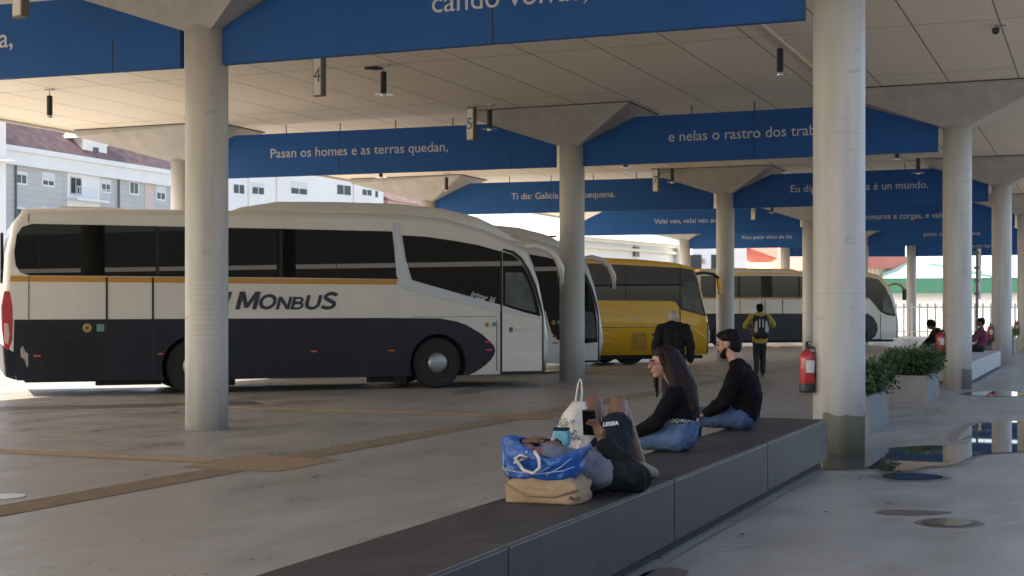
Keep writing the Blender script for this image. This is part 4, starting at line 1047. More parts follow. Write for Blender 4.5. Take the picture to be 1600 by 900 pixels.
e, L = building('pink_house', (-15.2, 175), (-9, 190), 10, 15.2, M_bpink, 'pink gabled house beside the white apartment house, under the flared column top')
g = MB(); g.prism([(-.3, 15.2), (5, 18), (10.3, 15.2)], -.3, L+.3, axis='x'); g.build('roof', M_tile, e)
# low white hall behind the yellow coach
PC, QC = (2.75, 85), (12.6, 100.6)
e, L = building('low_white_hall', PC, QC, 14, 5.94, M_bwhite, 'low white hall with a cornice and one small dark window above the yellow coach')
tC = trace(PC, QC)
g = MB(); g.box(-.2, L+.2, -.30, 0, 5.42, 5.60); g.box(-.2, L+.2, -.22, 0, 5.84, 6.1); g.build('cornice', M_bcream, e)
g = MB(); g.prism([(-.3, 6.05), (7, 8.0), (14.3, 6.05)], -.2, L+.2, axis='x'); g.build('roof', mat('roof_pale_tile', (.50, .47, .45), .8, var=.2, vscale=2), e)
x, zt = tC(992, 386); _, zb_ = tC(992, 401)
g = MB(); g.box(x-.3, x+.3, -.20, 0, zb_, zt); g.build('window', mat('window_dark_frame', (.12, .13, .13), .5), e)
g = MB(); g.box(x-.05, x+.27, -.215, -.19, zb_+.05, zt-.05); g.build('pane', M_pipe, e)
# small white house with doors, red roof and yellow wing
PD, QD = (12.2, 96.5), (16.2, 98.5)
e, L = building('white_house', PD, QD, 10, 5.9, M_bwhite, 'small white house with dark doorways and a red sheet roof beyond the far coach')
tD = trace(PD, QD)
for px, w in ((1087, .9), (1116, .5)):
    x, z = tD(px, 398); g = MB(); g.box(x-w/2, x+w/2, -.04, 0, 0, z); g.build('doorway', M_pane, e)
x, z = tD(1099, 405); g = MB(); g.box(x-.1, x+.1, -.1, 0, z-.3, z); g.build('wall_lamp', M_steel, e)
e, L = building('red_roofed_shed', (17.1, 105), (24.0, 103.5), 12, 5.1, M_byellow, 'yellow shed with a wide pinkish red roof behind the far coach')
g = MB(); g.prism([(-1.6, 6.9), (2.4, 5.4), (L+.3, 4.9), (L+.3, 5.4), (L-.2, 7.0), (-1.4, 7.4)], -.5, 12.3); g.build('roof', M_redroof, e)
g = MB(); g.box(L-2.2, L-1.5, -.04, 0, 2.4, 3.3); g.build('window', M_pane, e)
e, L = building('cream_warehouse', (24.2, 96.6), (28.3, 98.9), 14, 4.5, M_bcream, 'cream corrugated warehouse with a red sloping roof beyond the far coach front')
g = MB()
for k in range(12): g.box(.1+k*(L-.2)/11-.03, .1+k*(L-.2)/11+.03, -.06, 0, 0, 4.5)
g.build('cladding_ribs', mat('rib_beige', (.5, .46, .38), .8), e)
g = MB(); g.prism([(-.6, 6.2), (L+.5, 4.75), (L+.5, 4.4), (-.6, 4.45)], -.3, 14.3); g.build('roof', M_redroof, e)
# green-roofed hall
e, L = building('green_roofed_hall', (25.6, 97), (60, 90), 26, 3.2, M_bwhite, 'wide hall with pale green roof and dark green gutter band beyond the fence')
g = MB(); g.box(-.4, L+.4, -.7, 0, 2.75, 3.75); g.build('gutter_band', M_greenband, e)
g = MB(); g.prism([(-.75, 3.75), (6, 6.9), (26, 6.9), (26, 3.75)], 6.0, L+.4, axis='x'); g.prism([(-.74, 3.75), (3.0, 6.0), (9, 6.5), (26, 6.5), (26, 3.75)], -.4, 6.0, axis='x'); g.build('roof', M_greenroof, e)
g = MB(); g.prism([(-.2, 7.2), (.15, 7.35), (7.2, 3.9), (6.9, 3.75)], -.95, -.70); g.box(6.0, L+.4, 5.6, 6.2, 6.8, 7.4); g.build('roof_flashing', M_bwhite, e)
# bright distant houses
for i, (x, y, w, h, m, lb) in enumerate(((28, 150, 14, 9.2, M_bwhite, 'distant white house above the red shed roof'), (50, 150, 20, 8.9, M_bpink, 'distant brick house above the green hall roof'), (72, 150, 16, 9.4, M_bcream, 'distant cream house at the far right beyond the green hall'))):
    e, L = building('distant_house', (x, y), (x+w, y-3), 10, h, m, lb)
    g = MB(); g.prism([(-.3, h), (5, h+2.2), (10.3, h)], -.3, L+.3, axis='x'); g.build('roof', M_tile, e)
    for k in range(int(w/3)): window(e, 1.8+k*3, h-2.4, 1.2, 1.4, 0)
# fence of upright bars
def fence(P, Q, h, label, sp=.42):
    P = Vector((*P, 0)); Q = Vector((*Q, 0)); D = Q-P; a = math.atan2(D.y, D.x); L = D.length
    e = empty('bar_fence', P, a, label, 'fence'); n = int(L/sp)
    g = MB()
    for k in range(n+1): g.box(k*sp-.055, k*sp+.055, -.02, .02, .12, h)
    g.build('bars', mat('fence_white', (.85, .85, .84), .6), e)
    g = MB(); g.box(0, L, .021, .07, .35, .43); g.box(0, L, .021, .07, h-.25, h-.17); g.box(0, L, -.12, .12, 0, .12); g.build('rails', MATS['fence_white'], e)
    g = MB()
    for k in range(0, n, 8): g.box(k*sp+.15, k*sp+.27, -.03, .03, 0, h+.05)
    g.build('posts', MATS['fence_white'], e)
    return e
fence((18.5, 80), (52, 73), 1.95, 'fence of pale upright bars along the far side of the yard on the right')
e = empty('utility_mast', (25.1, 77, 0), 0, 'slim dark mast with fittings rising beyond the fence between the right-hand columns', 'mast')
g = MB(); g.tube([(0, 0, 0), (0, 0, 6.2)], [.09, .06], 10); g.build('pole', M_pipe, e)
g = MB(); g.box(.05, .20, -.05, .05, 2.2, 4.9); g.build('banner', M_frame, e)
for z in (2.4, 3.1, 3.8, 4.6): g = MB(); g.box(-.16, .10, -.07, .07, z, z+.14); g.build('fitting', M_pipe, e)
# unseen hall on the right-hand side, added and shaped for the coach window reflections
e = empty('reflected_hall', W(16, -30), TH, 'unseen dark station hall along the walkway, added and shaped for reflections in the coach windows', 'building')
M_hall = mat('hall_dark', (.03, .03, .032), .6)
g = MB(); g.box(0, 8, 0, 53, 0, 3.36); g.box(0, 8, 0, 53, 3.56, 5.2); g.box(0, 5, 53.01, 66, 2.85, 6); g.build('wall', M_hall, e)  # raised end slab added to darken the upper windows of the yellow coach
g = MB(); g.box(-.02, 8, 0, 53, 3.362, 3.558); g.build('pale_strip', M_bwhite, e)  # white band added to show as a bright streak in the coach glass

# ================================================================== PEOPLE
M_skin = mat('skin_light', (.34, .195, .14), .5, var=.08, vscale=8)
M_skin2 = mat('skin_tan', (.155, .078, .048), .5, var=.10, vscale=8)
M_hairblk = mat('hair_black', (.006, .005, .005), .7, spec=.15, bump=.5, bscale=90, var=.3, vscale=30, stretch=(1, 1, .2))
M_hairred = mat('hair_dark_auburn', (.012, .005, .006), .6, spec=.22, bump=.5, bscale=70, var=.5, vscale=40, stretch=(1, 1, .12))
M_hairgrey = mat('hair_grey', (.33, .31, .29), .6, bump=.4, bscale=90)
M_kblack = mat('black_knit', (.006, .006, .0075), .9, bump=.9, bscale=16, spec=.1)
M_kjack = mat('black_jacket', (.007, .008, .008), .7, bump=1.0, bscale=12, spec=.18)
M_jeans = mat('blue_jeans', (.055, .10, .19), .85, var=.35, vscale=9, bump=.6, bscale=20)
M_jeans2 = mat('dark_blue_jeans', (.03, .062, .14), .85, var=.35, vscale=9, bump=.6, bscale=20)
M_greycl = mat('grey_hoodie', (.13, .142, .178), .9, var=.18, vscale=10, bump=.8, bscale=18)
M_shorts = mat('navy_shorts', (.010, .013, .022), .8, spec=.2, bump=.7, bscale=16)
M_yshirt = mat('mustard_shirt', (.42, .32, .06), .85, var=.12, vscale=6, bump=.5, bscale=20)
M_dkpants = mat('dark_trousers', (.014, .016, .017), .8, bump=.6, bscale=18)
M_maroon = mat('maroon_top', (.15, .03, .07), .85, bump=.6, bscale=20)
M_whitecl = mat('white_cloth', (.62, .60, .61), .85, bump=.5, bscale=20)
M_shoe = mat('shoe_canvas', (.20, .185, .14), .8, var=.2, vscale=20)
M_shoeb = mat('shoe_dark', (.03, .03, .03), .6)
M_eye = mat('eye_dark', (.015, .01, .01), .2)
M_lip = mat('lips', (.30, .10, .09), .4)

def V(*a): return Vector(a)
FOLDS = {'black_knit': (.007, (9, 9, 16)), 'black_jacket': (.011, (10, 10, 12)), 'blue_jeans': (.007, (16, 9, 11)), 'dark_blue_jeans': (.007, (16, 9, 11)), 'grey_hoodie': (.009, (14, 10, 10)), 'navy_shorts': (.008, (10, 10, 9)),
         'mustard_shirt': (.009, (9, 9, 12)), 'dark_trousers': (.008, (10, 10, 7)), 'maroon_top': (.008, (9, 9, 12)), 'white_cloth': (.008, (9, 9, 12)), 'hair_dark_auburn': (.0045, (34, 34, 5)), 'hair_black': (.003, (40, 40, 22)), 'hair_grey': (.002, (40, 40, 30))}
from mathutils import noise as NZ
FOLD = FOLDS
def blob(name, items, m, parent, voxel=.010, smooth=6, label=None):
    """items: ('s', p0, p1, r0, r1) tapered limb; ('b', centre, radii, euler) ellipsoid -> one continuous skin"""
    g = MB()
    for it in items:
        if it[0] == 's':
            p0, p1, r0, r1 = Vector(it[1]), Vector(it[2]), it[3], it[4]
            g.tube([p0, p0.lerp(p1, .5), p1], [r0, (r0+r1)/2, r1], 14); g.ball(p0, r0, 12, 8); g.ball(p1, r1, 12, 8)
        else:
            c = Vector(it[1]); h = MB(); h.ball((0, 0, 0), it[2], 18, 12)
            rt = Euler(it[3]).to_matrix() if len(it) > 3 else Matrix.Identity(3)
            g.add([rt @ Vector(v) + c for v in h.v], h.f)
    me = g.mesh(name)
    t = bpy.data.objects.new(name+'_t', me); COL.objects.link(t)
    rm = t.modifiers.new('r', 'REMESH'); rm.mode = 'VOXEL'; rm.voxel_size = voxel; rm.use_smooth_shade = True
    if smooth:
        sm = t.modifiers.new('s', 'SMOOTH'); sm.iterations = smooth; sm.factor = .5
    dg = bpy.context.evaluated_depsgraph_get(); dg.update()
    out = bpy.data.meshes.new_from_object(t.evaluated_get(dg)); out.name = name
    bpy.data.objects.remove(t); bpy.data.meshes.remove(me)
    out.materials.clear(); out.materials.append(m)
    out.polygons.foreach_set('use_smooth', [True]*len(out.polygons))
    amp, fr = FOLD.get(m.name, (0, None))
    if amp:
        out.update(); off = random.random()*20
        nn = [v.normal.copy() for v in out.vertices]
        for v, n_ in zip(out.vertices, nn):
            c = v.co; q = Vector((c.x*fr[0]+off, c.y*fr[1], c.z*fr[2]))
            w = NZ.noise(q + NZ.noise_vector(q*.5)*.8)
            v.co = c + n_*(amp*(1-2.2*abs(w)) + amp*.4*NZ.noise(q*2.6))
        out.update()
    o = bpy.data.objects.new(name, out); COL.objects.link(o)
    if parent: o.parent = parent
    if label: o['label'] = label
    return o
def frame3(fwd, up=(0, 0, 1)):
    f = Vector(fwd).normalized(); l = Vector(up).cross(f).normalized(); u = f.cross(l)
    return Matrix((f, l, u)).transposed()
def hand(w, d, n, side, s=1.0, curl=.5, spread=.2):
    """w wrist, d pointing direction, n back-of-hand normal, side +1: thumb to +b"""
    d = Vector(d).normalized(); n = Vector(n); n = (n-d*n.dot(d)).normalized(); b = d.cross(n).normalized()*side; w = Vector(w); it = []
    pe = w+d*.085*s
    for k in (-1.5, -.5, .5, 1.5):
        it.append(('s', w+b*.010*k*s, pe+b*.019*k*s, .015*s, .0125*s))
    for k, ln in ((-1.5, .062), (-.5, .074), (.5, .080), (1.5, .073)):
        p = pe+b*.0195*k*s; a = curl; dd = (d+b*spread*.12*k).normalized()
        for seg, fr in enumerate((.45, .32, .27)):
            dd = (dd*math.cos(a*.7) - n*math.sin(a*.7)).normalized()
            q = p+dd*ln*fr*s; it.append(('s', p, q, (.0095-.0008*seg)*s, (.0088-.0008*seg)*s)); p = q
    p = w+d*.028*s+b*.024*s; q = p+(d*.6+b*.75-n*.25).normalized()*.042*s; r = q+(d*.9+b*.25-n*.3).normalized()*.034*s
    it += [('s', w+d*.01*s, p, .014*s, .014*s), ('s', p, q, .013*s, .011*s), ('s', q, r, .0105*s, .0085*s)]
    return it
def head_items(c, F, s=1.0):
    """skull, jaw, nose, ears, brow in head frame F (columns forward, left, up)"""
    c = Vector(c); P = lambda x, y, z: c + F @ (Vector((x, y, z))*s)
    e = F.to_euler()
    it = [('b', P(-.012, 0, .025), (.096*s, .076*s, .092*s), e), ('b', P(.028, 0, -.035), (.062*s, .058*s, .072*s), e), ('b', P(.058, 0, -.088), (.028*s, .030*s, .022*s), e),
          ('s', P(.088, 0, .010), P(.110, 0, -.026), .008*s, .0135*s), ('s', P(.080, .03, .022), P(.080, -.03, .022), .012*s, .012*s),
          ('b', P(.062, .036, -.028), (.026*s, .022*s, .024*s), e), ('b', P(.062, -.036, -.028), (.026*s, .022*s, .024*s), e),
          ('s', P(.084, .016, -.060), P(.084, -.016, -.060), .0095*s, .0095*s)]
    for y in (.078, -.078): it.append(('b', P(-.012, y, -.012), (.018*s, .009*s, .030*s), e))
    return it
def face_bits(c, F, parent, s=1.0, brow=None, lips=M_lip):
    c = Vector(c); P = lambda x, y, z: c + F @ (Vector((x, y, z))*s)
    for y in (.031, -.031):
        g = MB(); g.ball(P(.083, y, .002), (.009*s, .012*s, .007*s), 10, 8); g.build('eye', M_eye, parent, smooth=True)
        if brow: g = MB(); g.tube([P(.093, y*.45, .024), P(.094, y, .031), P(.080, y*1.7, .024)], .0042*s, 6); g.build('eyebrow', brow, parent)
    g = MB(); g.tube([P(.088, .024*1, -.062), P(.0955, .008, -.058), P(.0955, -.008, -.058), P(.088, -.024, -.062)], [.003*s, .006*s, .006*s, .003*s], 8); g.build('lips', lips, parent, smooth=True)
def body_items(J, k=1.0, hands=True):
    it = []
    hl, hr = J['hip_l'], J['hip_r']; sl, sr = J['sh_l'], J['sh_r']; ch = (V(*sl)+V(*sr))/2; pv = (V(*hl)+V(*hr))/2
    mid = pv.lerp(ch, .5); fw = J.get('belly', (0, 0, 0)); mid = mid+V(*fw)
    lr = (V(*sl)-V(*sr)).normalized()
    for s_ in (-1, 1):
        it += [('s', pv+lr*.055*s_*k, mid+lr*.050*s_*k, .100*k, .092*k), ('s', mid+lr*.050*s_*k, ch+lr*.060*s_*k-(ch-mid).normalized()*.085*k, .092*k, .098*k)]
    upv = (ch-mid).normalized(); it += [('s', ch+upv*.05*k, V(*sl), .055*k, .050*k), ('s', ch+upv*.05*k, V(*sr), .055*k, .050*k), ('s', V(*hl), V(*hr), .095*k, .095*k)]
    if 'neck' in J: it += [('s', ch+(V(*J['neck'])-ch)*.1, V(*J['neck']), .060*k, .052*k), ('s', V(*J['neck']), V(*J['skull']), .052*k, .050*k)]
    for sd in 'lr':
        s, e, w = V(*J['sh_'+sd]), V(*J['el_'+sd]), V(*J['wr_'+sd])
        it += [('s', s, e, .048*k, .038*k), ('s', e, e.lerp(w, .35), .038*k, .036*k), ('s', e.lerp(w, .35), w, .036*k, .025*k)]
        h, kn, a, t = V(*J['hip_'+sd]), V(*J['kn_'+sd]), V(*J['an_'+sd]), V(*J['toe_'+sd])
        cf = kn.lerp(a, .3)
        it += [('s', h, kn, .084*k, .056*k), ('s', kn, cf, .054*k, .055*k), ('s', cf, a, .055*k, .036*k), ('s', a, t, .036*k, .030*k)]
    return it
def grow(items, d):
    return [(i[0], i[1], i[2], i[3]+d, i[4]+d) if i[0] == 's' else (i[0], i[1], tuple(r+d for r in i[2]), *i[3:]) for i in items]
def top_items(J, k=1.0, d=.014, sleeve=1.0, hem=.0):
    sl, sr = V(*J['sh_l']), V(*J['sh_r']); ch = (sl+sr)/2; pv = (V(*J['hip_l'])+V(*J['hip_r']))/2; mid = pv.lerp(ch, .5)+V(*J.get('belly', (0, 0, 0))); lr = (sl-sr).normalized()
    up = (ch-pv).normalized(); lo = pv+up*hem; up = (ch-mid).normalized(); it = []
    for s_ in (-1, 1):
        it += [('s', lo+lr*.060*s_*k, mid+lr*.052*s_*k, (.100+d)*k, (.094+d)*k), ('s', mid+lr*.052*s_*k, ch+lr*.062*s_*k-up*.088*k, (.094+d)*k, (.100+d)*k)]
    it += [('s', ch+up*.045*k, sl, (.055+d)*k, (.050+d)*k), ('s', ch+up*.045*k, sr, (.055+d)*k, (.050+d)*k)]
    for sd in 'lr':
        s, e, w = V(*J['sh_'+sd]), V(*J['el_'+sd]), V(*J['wr_'+sd])
        if sleeve >= 1: it += [('s', s, e, (.056+d)*k, (.046+d)*k), ('s', e, e.lerp(w, .93), (.046+d)*k, (.028+d)*k)]
        else: it += [('s', s, s.lerp(e, sleeve), (.058+d)*k, (.055+d)*k)]
    return it
def leg_items(J, k=1.0, d=.014, upto=1.0, waist=.05):
    pv = (V(*J['hip_l'])+V(*J['hip_r']))/2; ch = (V(*J['sh_l'])+V(*J['sh_r']))/2; up = (ch-pv).normalized(); lr = (V(*J['hip_l'])-V(*J['hip_r'])).normalized(); it = []
    it += [('s', V(*J['hip_l']), V(*J['hip_r']), (.095+d)*k, (.095+d)*k)]
    for s_ in (-1, 1): it.append(('s', pv+lr*.06*s_, pv+lr*.055*s_+up*waist, (.098+d)*k, (.092+d)*k))
    for sd in 'lr':
        h, kn, a = V(*J['hip_'+sd]), V(*J['kn_'+sd]), V(*J['an_'+sd])
        if upto >= 1: it += [('s', h, kn, (.086+d)*k, (.060+d)*k), ('s', kn, kn.lerp(a, .92), (.058+d)*k, (.044+d)*k)]
        else: it += [('s', h, h.lerp(kn, upto), (.088+d)*k, (.074+d)*k)]
    return it
def shoes(J, m, parent, k=1.0):
    for sd in 'lr':
        a, t = V(*J['an_'+sd]), V(*J['toe_'+sd]); d = (t-a).normalized()
        blob('shoe', [('s', a-d*.035*k, a+(t-a)*.5, .046*k, .044*k), ('s', a+(t-a)*.5, t+d*.015, .044*k, .036*k)], m, parent, .010, 3)
def person_frame(loc, fwd, label, group=None):
    f = Vector((fwd[0], fwd[1], 0)).normalized()
    return empty('person', loc, math.atan2(f.y, f.x), label, 'person', group)

# ---- woman seated on the bench, looking left
FW = (-VH.x, -VH.y)
pw = W(-2.86, 10.25, BT)
pw = Vector((1.25, 10.63, BT))
p = person_frame(pw, FW, 'seated woman with long dark hair and glasses, black top and blue jeans')
J = dict(hip_l=(0, .085, .105), hip_r=(0, -.085, .105), sh_l=(-.005, .155, .43), sh_r=(.0, -.155, .43), belly=(-.035, 0, 0), neck=(.035, 0, .505), skull=(.10, .01, .60),
         el_l=(.12, .215, .225), wr_l=(.31, .165, .135), el_r=(.14, -.20, .22), wr_r=(.30, -.13, .16), kn_l=(.45, .12, .085), kn_r=(.46, -.11, .085), an_l=(.44, .12, -.37), an_r=(.42, -.10, -.37), toe_l=(.56, .13, -.42), toe_r=(.55, -.10, -.42))
hc = V(.125, .01, .655); HF = frame3((.86, .48, -.05))
it = body_items(J, .92) + head_items(hc, HF, .98) + hand(J['wr_l'], (.9, -.1, -.28), (.2, .1, 1), -1, .92, .35) + hand(J['wr_r'], (.9, .2, -.25), (.2, 0, 1), 1, .92, .35)
b = blob('body', it, M_skin, p, .0075, 4)
face_bits(hc, HF, p, .98, M_hairblk)
blob('sweater', top_items(J, .92, .016, 1, .19), M_kblack, p, .010, 5)
blob('jeans', leg_items(J, .94, .014, 1, .075)+[('s', (-.012, y, .12), (-.030, y*.95, .205), .112, .104) for y in (.055, -.055)], M_jeans, p, .010, 5)
shoes(J, M_shoe, p, .9)
m = bpy.data.materials.new('checked_cloth'); m.use_nodes = True; nt = m.node_tree; tc = node(nt, 'ShaderNodeTexCoord'); ck = node(nt, 'ShaderNodeTexChecker'); ck.inputs['Scale'].default_value = 55
ck.inputs[1].default_value = (.30, .30, .27, 1); ck.inputs[2].default_value = (.02, .02, .025, 1); nt.links.new(tc.outputs['Object'], ck.inputs[0]); nt.links.new(ck.outputs[0], nt.nodes['Principled BSDF'].inputs['Base Color'])
blob('checked_belt', [('b', (-.016, 0, .232), (.126, .180, .045))], m, p, .008, 2)
HP = lambda x, y, z: hc + HF @ V(x, y, z)
blob('hair', [('b', HP(-.030, 0, .042), (.094, .086, .092), HF.to_euler()), ('b', HP(-.012, 0, .072), (.088, .076, .060), HF.to_euler()), ('s', HP(-.060, .0, .03), (-.045, .03, .47), .085, .095), ('s', HP(-.03, -.062, .02), (-.02, -.08, .44), .045, .06), ('s', HP(-.035, .060, .03), (-.01, .10, .45), .046, .052),
              ('s', (-.045, .03, .47), (-.115, .07, .33), .092, .055), ('s', (-.115, .07, .33), (-.135, .08, .26), .05, .02), ('s', (-.01, .10, .45), (.02, .13, .36), .05, .018), ('s', HP(.040, -.068, .03), (.205, -.08, .50), .022, .018), ('s', (.205, -.08, .50), (.20, -.09, .40), .018, .009), ('s', HP(.030, .074, .05), HP(-.02, .082, -.09), .018, .025)], M_hairred, p, .009, 5)
g = MB()
for y in (.033, -.033):
    c0 = HP(.101, y, .000); pts = [c0 + HF @ V(-.006*abs(math.sin(t)), .025*math.cos(t), .020*math.sin(t)) for t in [k*math.pi/8 for k in range(17)]]
    g.tube(pts, .0022, 5, cap=False)
g.tube([HP(.104, .009, .004), HP(.104, -.009, .004)], .002, 5); g.tube([HP(.098, .057, .005), HP(.0, .084, .004)], .002, 5); g.tube([HP(.098, -.057, .005), HP(.0, -.084, .004)], .002, 5)
g.build('glasses', mat('glasses_gold', (.25, .17, .12), .4, metal=.5), p)

# ---- bearded man seated farther along
pm = Vector((2.03, 12.62, BT))
p = person_frame(pm, FW, 'seated bearded man with short black hair, black sweater and jeans')
J = dict(hip_l=(-.03, .095, .11), hip_r=(-.03, -.095, .11), sh_l=(-.0, .19, .495), sh_r=(.02, -.19, .505), belly=(-.055, 0, .0), neck=(.05, -.005, .61), skull=(.10, -.01, .69),
         el_l=(.10, .24, .25), wr_l=(.27, .17, .145), el_r=(.14, -.24, .26), wr_r=(.30, -.13, .18), kn_l=(.46, .13, .095), kn_r=(.47, -.14, .10), an_l=(.46, .14, -.36), an_r=(.45, -.14, -.36), toe_l=(.60, .15, -.42), toe_r=(.59, -.15, -.42))
hc = V(.12, -.01, .755); HF = frame3((.97, -.12, -.16))
it = body_items(J, 1.02) + head_items(hc, HF, 1.04) + hand(J['wr_l'], (.9, -.2, -.3), (.2, .1, 1), -1, 1, .6) + hand(J['wr_r'], (.9, .3, -.3), (.2, 0, 1), 1, 1, .6)
it += [('s', (.035, 0, .56), (.085, -.005, .68), .064, .060)]
blob('body', it, M_skin, p, .008, 4); face_bits(hc, HF, p, 1.04, M_hairblk)
blob('sweater', top_items(J, 1.02, .018, 1, .02)+[('s', (.0, 0, .50), (.040, 0, .575), .085, .072)], M_kblack, p, .010, 5)
blob('jeans', leg_items(J, 1.0, .012, 1, .02), M_jeans2, p, .010, 5)
shoes(J, M_shoeb, p)
HP = lambda x, y, z: hc + HF @ V(x, y, z)
blob('hair', [('b', HP(-.022, 0, .048), (.098, .084, .082), HF.to_euler()), ('b', HP(-.060, 0, -.020), (.058, .074, .078), HF.to_euler()), ('b', HP(.035, 0, .085), (.062, .062, .032), HF.to_euler())], M_hairblk, p, .008, 4)
blob('beard', [('b', HP(.052, 0, -.092), (.042, .046, .034), HF.to_euler()), ('s', HP(.02, .062, -.05), HP(.055, .035, -.090), .014, .022), ('s', HP(.02, -.062, -.05), HP(.055, -.035, -.090), .014, .022), ('s', HP(.093, .025, -.052), HP(.093, -.025, -.052), .008, .008)], M_hairblk, p, .007, 3)

# ---- young person lying on the back on the bench, knees raised
pl = W(-2.76, 7.60, BT)
p = empty('person', pl, R(90)+TH, 'person lying on the bench, knees raised, grey hoodie and navy shorts, holding a phone', 'person')
# local x towards the feet (away from the camera), y to the person's left (camera left), z up
J = dict(hip_l=(.50, .085, .11), hip_r=(.50, -.085, .11), sh_l=(.0, .165, .15), sh_r=(.0, -.165, .13), belly=(0, 0, -.01), neck=(-.09, .02, .17), skull=(-.16, .03, .20),
         el_l=(-.10, .30, .15), wr_l=(-.22, .20, .31), el_r=(.24, -.31, .075), wr_r=(.20, -.11, .29), kn_l=(.70, .115, .475), kn_r=(.71, -.04, .475), an_l=(.90, .10, .07), an_r=(.84, -.15, .07), toe_l=(1.02, .11, .035), toe_r=(.96, -.18, .035))
hc = V(-.235, .03, .235); HF = frame3((.35, 0, 1), (-1, 0, .35))
it = body_items(J, .98) + head_items(hc, HF, 1.0) + hand(J['wr_l'], (.65, -.6, .25), (-.3, .3, 1), 1, .98, .5) + hand(J['wr_r'], (-.05, .35, .9), (.9, -.45, .2), -1, .98, .55, .8)
blob('body', it, M_skin2, p, .008, 4); face_bits(hc, HF, p, 1.0, M_hairblk)
ch = top_items(J, .98, .020, 1, .04)
blob('hoodie', [i for i in ch[:6]] + [('s', (-.02, .03, .15), (-.17, .02, .19), .12, .10), ('s', (0, -.165, .13), (.03, -.18, .126), .080, .080), ('s', (0, .165, .15), (-.03, .20, .15), .082, .08)], M_greycl, p, .010, 5)
sl_ = [('s', (.055, -.20, .115), (.24, -.31, .090), .086, .078), ('s', (.24, -.31, .085), (.205, -.125, .265), .076, .046), ('s', (0, .165, .15), (-.10, .30, .15), .076, .068), ('s', (-.10, .30, .15), (-.205, .215, .285), .066, .042)]
blob('sleeve', sl_[:2], M_kjack, p, .010, 4); blob('sleeve', sl_[2:], M_kjack, p, .010, 4)
li = leg_items(J, 1.0, .022, .62, .12); li = [i for i in li if not (i[0] == 's' and i[1] == V(*J['hip_l']) and (i[2]-i[1]).length > .2)] + [('s', V(*J['hip_l']), V(*J['hip_l']).lerp(V(*J['kn_l']), .28), .108, .096)]
blob('shorts', li, M_shorts, p, .010, 4)
HP = lambda x, y, z: hc + HF @ V(x, y, z)
blob('hood', [('b', HP(-.035, 0, .035), (.10, .098, .105), HF.to_euler()), ('s', HP(-.04, .02, -.06), (-.08, 0, .16), .085, .10)], M_greycl, p, .010, 4)
shoes(J, M_shoe, p)
# word on the shorts leg, printed across the front of the thigh
kn = V(.71, -.04, .475); hp = V(.50, -.085, .11); ax = (kn-hp).normalized(); c0 = hp.lerp(kn, .56); nn = V(-1, 0, 0); nn = (nn-ax*nn.dot(ax)).normalized()
rt = Matrix((nn.cross(ax)*-1, ax, nn)).transposed()
rt = Matrix((ax.cross(nn), ax, nn)).transposed()
text_obj('shorts_print', 'LEGEA', .034, M_white, p, c0+nn*.108, rt.to_euler(), offset=.0015)
# phone in the right hand
e = empty('phone', p.matrix_basis @ V(.19, -.035, .40), R(90)+TH, 'black smartphone held up by the lying person', 'phone')
e.rotation_euler = (0, R(-14), R(90)+TH+R(8))
g = MB(); g.box(-.006, .006, -.040, .040, -.078, .078); g.build('case', M_black, e, bevel=.004)
g = MB(); g.box(-.0075, -.006, -.036, .036, -.07, .07); g.build('screen', M_glass, e)

# ---- bags at the head
def cloth_bag(name, loc, rz, label, m, build):
    e = empty(name, loc, rz, label, 'bag'); build(e); return e
def tan(e):
    rnd = random.Random(5); bm = bmesh.new(); bmesh.ops.create_cube(bm, size=1)
    bmesh.ops.subdivide_edges(bm, edges=bm.edges, cuts=9, use_grid_fill=True)
    from mathutils import noise
    for v in bm.verts:
        x, y, z = v.co; f = 1-.10*(z+.5) ; k_ = 1+.07*math.sin((z+.5)*math.pi)-.10*max(0, z-.25)/.25; px = x*.45*f*k_; py = y*.30*f*k_; pz = (z+.5)*.165 - .030*max(0, (abs(x)-.3)/.2)*max(0, z)*2
        r = (abs(2*x)**3)*(abs(2*y)**3); px *= 1-.14*r; py *= 1-.14*r
        n = noise.noise(V(x*3.2, y*3.2, z*4))*.020 + noise.noise(V(x*9, y*9, z*9))*.007
        sag = -.030*math.cos(x*3.0)*(z+.5)
        v.co = V(px+n, py+n, max(0, pz+sag*.6+n*(z+.5)))
    me = bpy.data.meshes.new('bag_body'); bm.to_mesh(me); bm.free(); me.polygons.foreach_set('use_smooth', [True]*len(me.polygons))
    o = bpy.data.objects.new('bag_body', me); COL.objects.link(o); me.materials.append(mat('tan_canvas', (.28, .195, .115), .85, var=.2, vscale=5, bump=.6, bscale=24)); o.parent = e
    s = o.modifiers.new('s', 'SUBSURF'); s.levels = 1; s.render_levels = 1
    g = MB(); g.tube([(-.21, -.148, .10), (-.08, -.158, .045), (.08, -.158, .045), (.21, -.148, .085)], .006, 6); g.build('seam_fold', mat('tan_dark', (.22, .15, .09), .85), e, smooth=True)
    g = MB()
    for k in range(7): g.box(.155+k*.010-.003, .155+k*.010+.003, -.152, -.146, .03, .038+.014*((k*3) % 4)/3)
    g.build('print', mat('print_dark', (.06, .05, .045), .8), e)
bt = cloth_bag('canvas_bag', W(-2.80, 7.33, BT), TH+R(4), 'tan canvas bag lying flat on the bench under the blue bag', None, tan)
